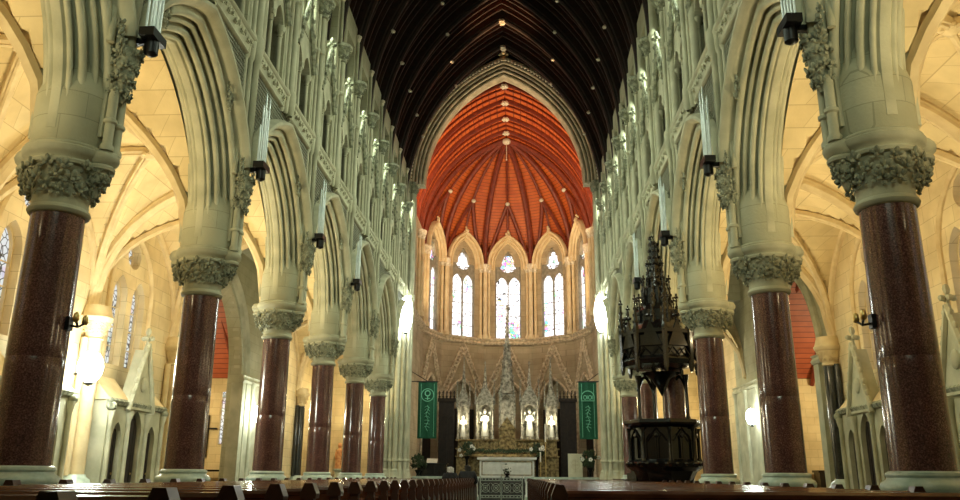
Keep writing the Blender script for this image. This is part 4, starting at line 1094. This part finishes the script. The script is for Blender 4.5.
for q in range(60): leafball(b, (-1.85+3.7*q/59, rnd.uniform(-.08,.06), .2+rnd.uniform(0,.12)), (rnd.uniform(-.5,.5),-1,.3), .13, rnd)
b.build('foliage', M['leaf'], t)
def bouquet(nm, label, x, y, z0, zc, r, petals, n=46, seed=1):
    t = thing(nm, label, 'flowers', (x,y,0)); rnd = random.Random(seed)
    b = MB(); b.lathe([(.12,z0),(.14,z0+.05),(.07,z0+.12),(.06,zc-r*1.2),(.15,zc-r*.8),(.16,zc-r*.7)], 10); b.build('pedestal', M['blackmetal'], t)
    b = MB()
    for q in range(n):
        d = Vector((rnd.gauss(0,1), rnd.gauss(0,1), rnd.gauss(.2,1))).normalized(); leafball(b, tuple(Vector((0,0,zc)) + d*r*rnd.uniform(.5,1)), d, r*.4, rnd)
    b.build('foliage', M['leaf'], t)
    if petals:
        b = MB()
        for q in range(petals):
            d = Vector((rnd.gauss(0,1), -abs(rnd.gauss(0,1)), rnd.gauss(.5,.7))).normalized(); c = Vector((0,0,zc)) + d*r*1.05
            for k in range(5):
                an = k*2*PI/5; b.ell(c + Vector((.06*cos(an),-.02,.06*sin(an))), (.045,.02,.045), None, 6, 4)
        b.build('blossom', M['petal'], t)
bouquet('flower_stand', 'dark leafy arrangement on a stand left of the altar', -2.05, 42.2, ZS, 2.3, .38, 4, seed=1)
bouquet('flower_stand', 'dark leafy arrangement on a stand right of the altar', 1.55, 42.75, ZS, 2.3, .36, 4, seed=2)
bouquet('lily_vase', 'vase of white lilies on the floor in front of the altar', .02, 41.6, ZS, 1.35, .24, 9, 26, seed=3)
bouquet('potted_plant', 'dark bushy plant beside the cream board by the right pier', 3.95, 38.9, ZS, 1.75, .42, 3, seed=4)
bouquet('potted_plant', 'dark bushy plant at the foot of the left banner', -4.15, 38.9, ZS, 1.6, .40, 0, seed=5)
# cream board, desk, dark screens
t = thing('poster_board', 'tall cream board with a thin cross drawn on it, standing right of the altar', 'board', (3.28,39.2,ZS))
b = MB(); b.box(-.34,.34,0,.04,.04,1.15); b.build('panel', M['card'], t, smooth=0)
b = MB(); b.box(-.012,.012,-.006,.0,.3,.9); b.box(-.16,.16,-.006,0,.62,.645); b.tube([(.2*cos(q*PI/12),-.003,.63+.2*sin(q*PI/12)) for q in range(25)], .006, 4); b.build('drawing', M['cardline'], t, smooth=0)
for x in (-.3,.3): b = MB(); b.box(x-.03,x+.03,-.15,.25,0,.04); b.build('foot', M['oak'], t, smooth=0)
t = thing('reading_desk', 'dark wooden desk with a small white sheet on it, left of the altar', 'desk', (-3.55,39.4,ZS))
b = MB(); b.box(-.7,.7,0,.5,0,.62); b.box(-.75,.75,-.05,.55,.62,.68); b.build('body', M['oak'], t, smooth=0)
b = MB(); b.prism([(-.02,.68),(.3,.68),(.3,.9)], lambda y,z,x: (x,y,z), -.3,.3); b.build('book_slope', M['oak'], t, smooth=0)
b = MB(); b.add([(-.26,-.025,.70),(.26,-.025,.70),(.26,.27,.905),(-.26,.27,.905),(-.26,-.02,.69),(.26,-.02,.69),(.26,.275,.895),(-.26,.275,.895)], [(0,1,2,3),(4,7,6,5),(0,4,5,1),(2,6,7,3)]); b.build('paper_sheet', M['candle'], t, smooth=0)
for side, s in SX.items():
    t = thing('carved_screen', f'tall dark carved wooden screen {side} of the reredos', 'screen', (s*3.25,43.4,ZS))
    b = MB(); b.box(-.42,.42,0,.12,0,4.0)
    for u in (-.2,.2): b.plate(u-.2,u+.2,.4,3.6,[(u,.15,2.9,.15)], mpr, -.05, 0)
    b.build('panel', M['darkwood_shade'], t, smooth=0)
    b = MB(); b.box(-.48,.48,-.1,.2,3.95,4.12)
    for q in range(5): spirelet(b, -.4+.2*q, .05, 4.1, .3, .05, 6, 2)
    b.build('cresting', M['darkwood_shade'], t, smooth=30)

# ------------------------------------------------------------------ banners
def wav(b, pts, r=.012): b.tube(pts, r, 5)
for side, x0, x1 in (('left',-4.12,-3.22),('right',3.44,4.28)):
    xm = (x0+x1)/2; w = (x1-x0)/2
    t = thing('green_banner', f'long green banner with a pale {"ringed" if side == "left" else "arched"} emblem by the {side} chancel pier', 'banner', (xm,38.0,0))
    n = 12; fr = []
    for z in [2.72 + 2.6*q/10 for q in range(11)]:
        fr.append([(-w + 2*w*j/n, .02*sin(j*1.3+z*.6), z) for j in range(n+1)])
    b = MB(); b.loft(fr, closed=False, cap=False); b.loft([[(p[0],p[1]+.012,p[2]) for p in r] for r in fr], closed=False, cap=False); b.build('cloth', M['banner'], t)
    b = MB(); e = (-4.75 if side == 'left' else 4.75) - xm; b.tube([(-w-.06,.0,5.34),(w+.06,0,5.34)], .022, 8); b.tube([((w if e < 0 else -w),0,5.36),(e,0,5.36)], .024, 6); b.tube([(0,0,5.36),(e,0,6.0)], .016, 6); b.build('pole', M['blackmetal'], t)
    b = MB()
    if side == 'left':
        b.tube([(.29*cos(q*PI/14),-.035,4.72+.29*sin(q*PI/14)) for q in range(29)], .018, 5)
        b.tube([(0,-.035,4.5),(0,-.035,4.7)], .03, 5); b.tube([(.12*cos(q*PI/8),-.035,4.80+.12*sin(q*PI/8)) for q in range(17)], .03, 5); b.tube([(-.12,-.035,4.56),(.12,-.035,4.56)], .018, 5)
    else:
        b.tube([(.30*cos(q*PI/14),-.035,4.62+.30*sin(q*PI/14)) for q in range(15)], .02, 5); b.tube([(-.3,-.035,4.62),(-.3,-.035,4.46),(.3,-.035,4.46),(.3,-.035,4.62)], .02, 5)
        for cx in (-.13,.10): b.tube([(cx+.07*cos(q*PI/6),-.035,4.62+.09*sin(q*PI/6)) for q in range(13)], .018, 5)
        b.tube([(-.02,-.035,4.53),(-.02,-.035,4.71)], .015, 5); b.tube([(.21,-.035,4.53),(.21,-.035,4.71)], .015, 5)
    rnd = random.Random(4)
    b.tube([(.06*sin(q*1.1),-.035,4.25-.1*q) for q in range(13)], .012, 5)
    for q in range(7): b.tube([(-.12,-.035,4.15-.15*q),(-.02,-.035,4.2-.15*q+.05*sin(q)),(.12,-.035,4.12-.15*q)], .010, 5)
    for sx in (-1,1): b.tube([(sx*(w-.14),-.035,5.25),(sx*(w-.14),-.035,2.8)], .010, 5)
    b.build('emblem', M['bannermark'], t)

# ------------------------------------------------------------------ pulpit
t = thing('pulpit', 'black carved oak pulpit with pinnacled canopy and tall spire by the right arcade', 'pulpit', (4.50,22.0,0), PI/8)
def octo(b, prof, ph=PI/8): b.lathe(prof, 8, ph=ph)
OR = lambda r: r*cos(PI/8)
b = MB(); octo(b, [(.86,0),(.86,.18),(.70,.26),(.66,.9),(.76,1.0),(.88,1.2)])
for k in range(8): a = k*PI/4+PI/8; b.lathe([(.09,.3),(.06,.4),(.05,.95),(.09,1.05)], 8, (.70*cos(a),.70*sin(a)))
b.build('base', M['oak'], t, smooth=30)
b = MB(); octo(b, [(.9,1.2),(1.06,1.3),(1.10,1.4),(1.02,1.46),(.9,1.5),(.9,2.3),(1.02,2.34),(1.10,2.42),(1.08,2.5),(.95,2.52)])
for k in range(8):
    a = k*PI/4 + PI/4; Fm = Matrix.Rotation(a, 4, 'Z') @ Matrix.Translation((OR(.9),0,0))
    b.M = Fm; hw = .9*sin(PI/8)
    for u in (-hw*.48, hw*.48): b.plate(u-hw*.46, u+hw*.46, 1.52, 2.25, [(u,hw*.34,1.95,.1)], lambda uu,z,x: (x,uu,z), .0, .06)
    b.tube([(.08,-hw*.8,1.95),(.08,0,2.28),(.08,hw*.8,1.95)], .022, 5); b.ell((.08,0,2.1), (.03,.07,.07), None, 8, 5); b.M = None
    aa = k*PI/4 + PI/8; b.lathe([(.08,1.46),(.055,1.54),(.05,2.2),(.09,2.3)], 8, (.95*cos(aa),.95*sin(aa)))
for k in range(24): a = k*PI/12; b.ell((1.04*cos(a),1.04*sin(a),1.38), (.06,.06,.06), None, 6, 4)
b.build('tub', M['oak'], t, smooth=30)
for a in (PI*.22, PI*.40, PI*.58, PI*.02):
    b = MB(); b.lathe([(.08,2.5),(.08,2.6),(.05,2.66),(.045,3.55),(.08,3.66),(.1,3.78)], 10, (.88*cos(a),.88*sin(a))); b.build('post', M['oak'], t)
b = MB()
for a0 in (PI*.02,PI*.22,PI*.40):
    pts = []
    for q in range(9):
        f = q/8; a = a0 + PI*.19*f; pts.append((.88*cos(a),.88*sin(a),3.35+.4*sin(PI*f)))
    b.tube(pts, .05, 6)
b.lathe([(.02,3.2),(.12,3.4),(.3,3.65),(.6,3.82)], 8, (.25,.35)); b.build('arcade_bracket', M['oak'], t, smooth=30)
b = MB(); octo(b, [(.7,3.72),(1.02,3.78),(1.10,3.9),(1.04,3.98),(.98,4.0),(.98,4.55),(1.08,4.6),(1.08,4.7),(.8,4.75),(.62,5.0)])
for k in range(8):
    a = k*PI/4 + PI/4; b.M = Matrix.Rotation(a, 4, 'Z') @ Matrix.Translation((OR(1.0),0,0)); hw = 1.0*sin(PI/8)
    b.prism([(-hw*.8,4.25),(hw*.8,4.25),(0,4.95)], lambda u,z,x: (x,u,z), 0, .07)
    b.tube([(.08,-hw,3.95),(.08,-hw*.5,4.2),(.08,0,4.0),(.08,hw*.5,4.2),(.08,hw,3.95)], .03, 5); finial(b, (.05,0,4.9), .7); b.M = None
    aa = k*PI/4 + PI/8; x, y = 1.05*cos(aa), 1.05*sin(aa)
    b.lathe([(.04,3.55),(.08,3.7),(.08,4.6),(.1,4.66)], 6, (x,y)); spirelet(b, x, y, 4.66, .85, .09, 6, 4)
b.build('canopy', M['oak'], t, smooth=30, loc=(0,0,.16))
b = MB(); octo(b, [(.62,4.7),(.60,5.3),(.5,5.4),(.40,5.5),(.36,5.95),(.25,6.05),(.19,6.3),(.12,7.2),(.02,8.55)])
for z, r, h, n in ((4.75,.58,.9,8),(5.3,.40,.9,8),(5.85,.24,.8,6)):
    for k in range(n): a = k*2*PI/n; spirelet(b, r*cos(a), r*sin(a), z, h, .075, 6, 4)
for q in range(12):
    f = q/12; z = 6.1+2.3*f; r = .22*(1-f)+.02
    for k in range(8): a = k*PI/4; b.ell((r*cos(a), r*sin(a), z), (.04,.04,.05), None, 6, 4)
finial(b, (0,0,8.45), .5); b.build('spire', M['oak'], t, smooth=30, loc=(0,0,.16))
b = MB()
for i in range(7): b.box(-.35,.35,1.0+.26*(6-i),1.26+.26*(6-i),0,.2+.19*i)
b.build('stair', M['oak'], t, smooth=0); t.scale = (.95,.95,1)

# ------------------------------------------------------------------ wall lamps
def wall_lamp(label, loc, dirx, r, h, e):
    t = thing('wall_lamp', label, 'lamp', loc)
    b = MB(); b.tube([(0,0,-.05),(-dirx*.35,.0,-.16)], .03, 6); b.lathe([(.02,-h-.06),(r*.4,-h-.02),(r*.4,-h+.02)], 12); b.build('bracket', M['blackmetal'], t)
    b = MB()
    b.ell((0,0,0), (r,r,h), None, 16, 10); b.build('globe', M['lamp'], t)
wall_lamp('dazzling wall lamp on the left aisle wall behind the nearest column', (-8.95,17.5,3.35), 1, .27, .36, 1)
wall_lamp('bright lamp on the flat pier between the second and third left columns', (-9.15,30.2,3.25), 1, .26, .32, 1)
wall_lamp('bright lamp on the flat pier between the second and third right columns', (9.15,30.2,3.2), -1, .20, .3, 1)
wall_lamp('dazzling tall lamp on the left chancel pier', (-4.36,34.9,8.0), 1, .28, .85, 1)
wall_lamp('dazzling tall lamp on the right chancel pier', (4.28,34.9,8.0), -1, .28, .85, 1)

# ------------------------------------------------------------------ lights
def light(kind, loc, e, col, size=.2, target=None, spot=None, blend=.6, sy=None):
    l = bpy.data.lights.new(kind.lower(), kind); l.energy = e; l.color = col
    if kind == 'AREA':
        l.size = size
        if sy: l.shape = 'RECTANGLE'; l.size_y = sy
        else: l.shape = 'DISK'
    else: l.shadow_soft_size = size
    if kind == 'SPOT': l.spot_size = spot; l.spot_blend = blend
    o = bpy.data.objects.new(kind.lower()+'_light', l); C.objects.link(o); o.location = loc
    if target is not None:
        o.rotation_euler = (Vector(target) - Vector(loc)).to_track_quat('-Z', 'Y').to_euler()
    return o
WARM = (1.0,.82,.46); COOL = (.86,1.0,.84)
# added fill from the west wall, which has no window
light('AREA', (0,YS+.1,10.0), 215, (.84,1.0,.74), 6.0, (0,20,4.0), sy=6.0).data.spread = 1.25
for side, s in SX.items():
    for k in range(-1, 6):
        light('AREA', (s*6.1, YK(k)+HY, 4.2 if k < 3 else 3.2), 88 if k < 3 else (14 if k < 5 else 70), WARM, .5, (s*7.6, YK(k)+HY, 9))  # added warm uplight for the vault, hidden, no fixture
        light('AREA', (s*6.5, YK(k)+HY, 4.5), 32 if k < 3 else 24, WARM, .4, (s*4.9, YK(k)+HY, 7.6))  # added fill to warm the arch soffits, no fixture
        if k in (3,4): continue
        light('AREA', (s*5.75, YK(k)+HY, 5.2), 30 if s < 0 else 14, WARM, .35, (s*9.6, YK(k)+HY, 3.2))
    light('POINT', (s*12.5, 28.5, 3.6), 320, WARM, .25)
    light('POINT', (s*7.6, 38.8, 4.5), 200, WARM, .3)
    for k in range(-1, 6):     # daylight falling in through the clerestory
        for d in (.25, .75):
            light('AREA', (s*4.88, YK(k)+BAY*d, 12.9), 34 if k < 1 else 105, (.86,1.0,.76), .9, (-s*4.6, YK(k)+BAY*d+.8, 5.5), sy=1.8).data.spread = 1.9
    # nave ridge spot added without a fixture, then chancel floods behind the arch
    light('SPOT', (s*4.0, 34.9, 14.6), 3800, (1.0,.60,.28), .12, (0, 31.3, 21.3), .5)
    light('SPOT', (s*3.9, 37.6, 13.2), 1400, (1.0,.72,.42), .25, (-s*1.0, 42.5, 19.5), 2.2)
    light('SPOT', (s*4.1, 41.5, 9.3), 620, (1.0,.76,.46), .25, (-s*1.2, 46.5, 15.0), 2.0)
    light('SPOT', (s*3.9, 38.4, 8.6), 150, (1.0,.80,.52), .2, (0, 45.5, 5.0), 1.5)
for lx, ly, lz, e in ((-8.6,17.3,3.4,280),(-8.8,29.9,3.3,75),(8.8,29.9,3.3,60),(-4.1,34.3,8.0,170),(4.0,34.3,8.0,170)):
    light('POINT', (lx,ly,lz), e, (.92,1.0,.88), .22)
for x in (-2.36,-1.20,1.20,2.36): light('POINT', (x,43.52,ZS+3.0), 60 if abs(x) < 2 else 30, (1.0,.86,.6), .05)

# ------------------------------------------------------------------ world, camera, view
w = bpy.data.worlds.new('World'); bpy.context.scene.world = w; w.use_nodes = True
bg = w.node_tree.nodes['Background']; bg.inputs[0].default_value = (.75,.9,.85,1); bg.inputs[1].default_value = .3
cd = bpy.data.cameras.new('camera'); cam = bpy.data.objects.new('camera', cd); C.objects.link(cam)
r = Vector((0.99880724, 0.04840558, 0.00640286)); u = Vector((0.00705189,-0.27276555,0.96205469)); f = Vector((-0.0483153,0.96086204,0.27278155))
cam.matrix_world = Matrix(((r.x,u.x,-f.x,.6736),(r.y,u.y,-f.y,0),(r.z,u.z,-f.z,1.05),(0,0,0,1)))
cd.sensor_width = 36; cd.lens = 36*797.3/960; cd.clip_start = .05; cd.clip_end = 300
sc = bpy.context.scene; sc.camera = cam
sc.view_settings.view_transform = 'Standard'; sc.view_settings.look = 'None'; sc.view_settings.exposure = 0.0; sc.view_settings.gamma = 1.0; sc.view_settings.use_curve_mapping = False
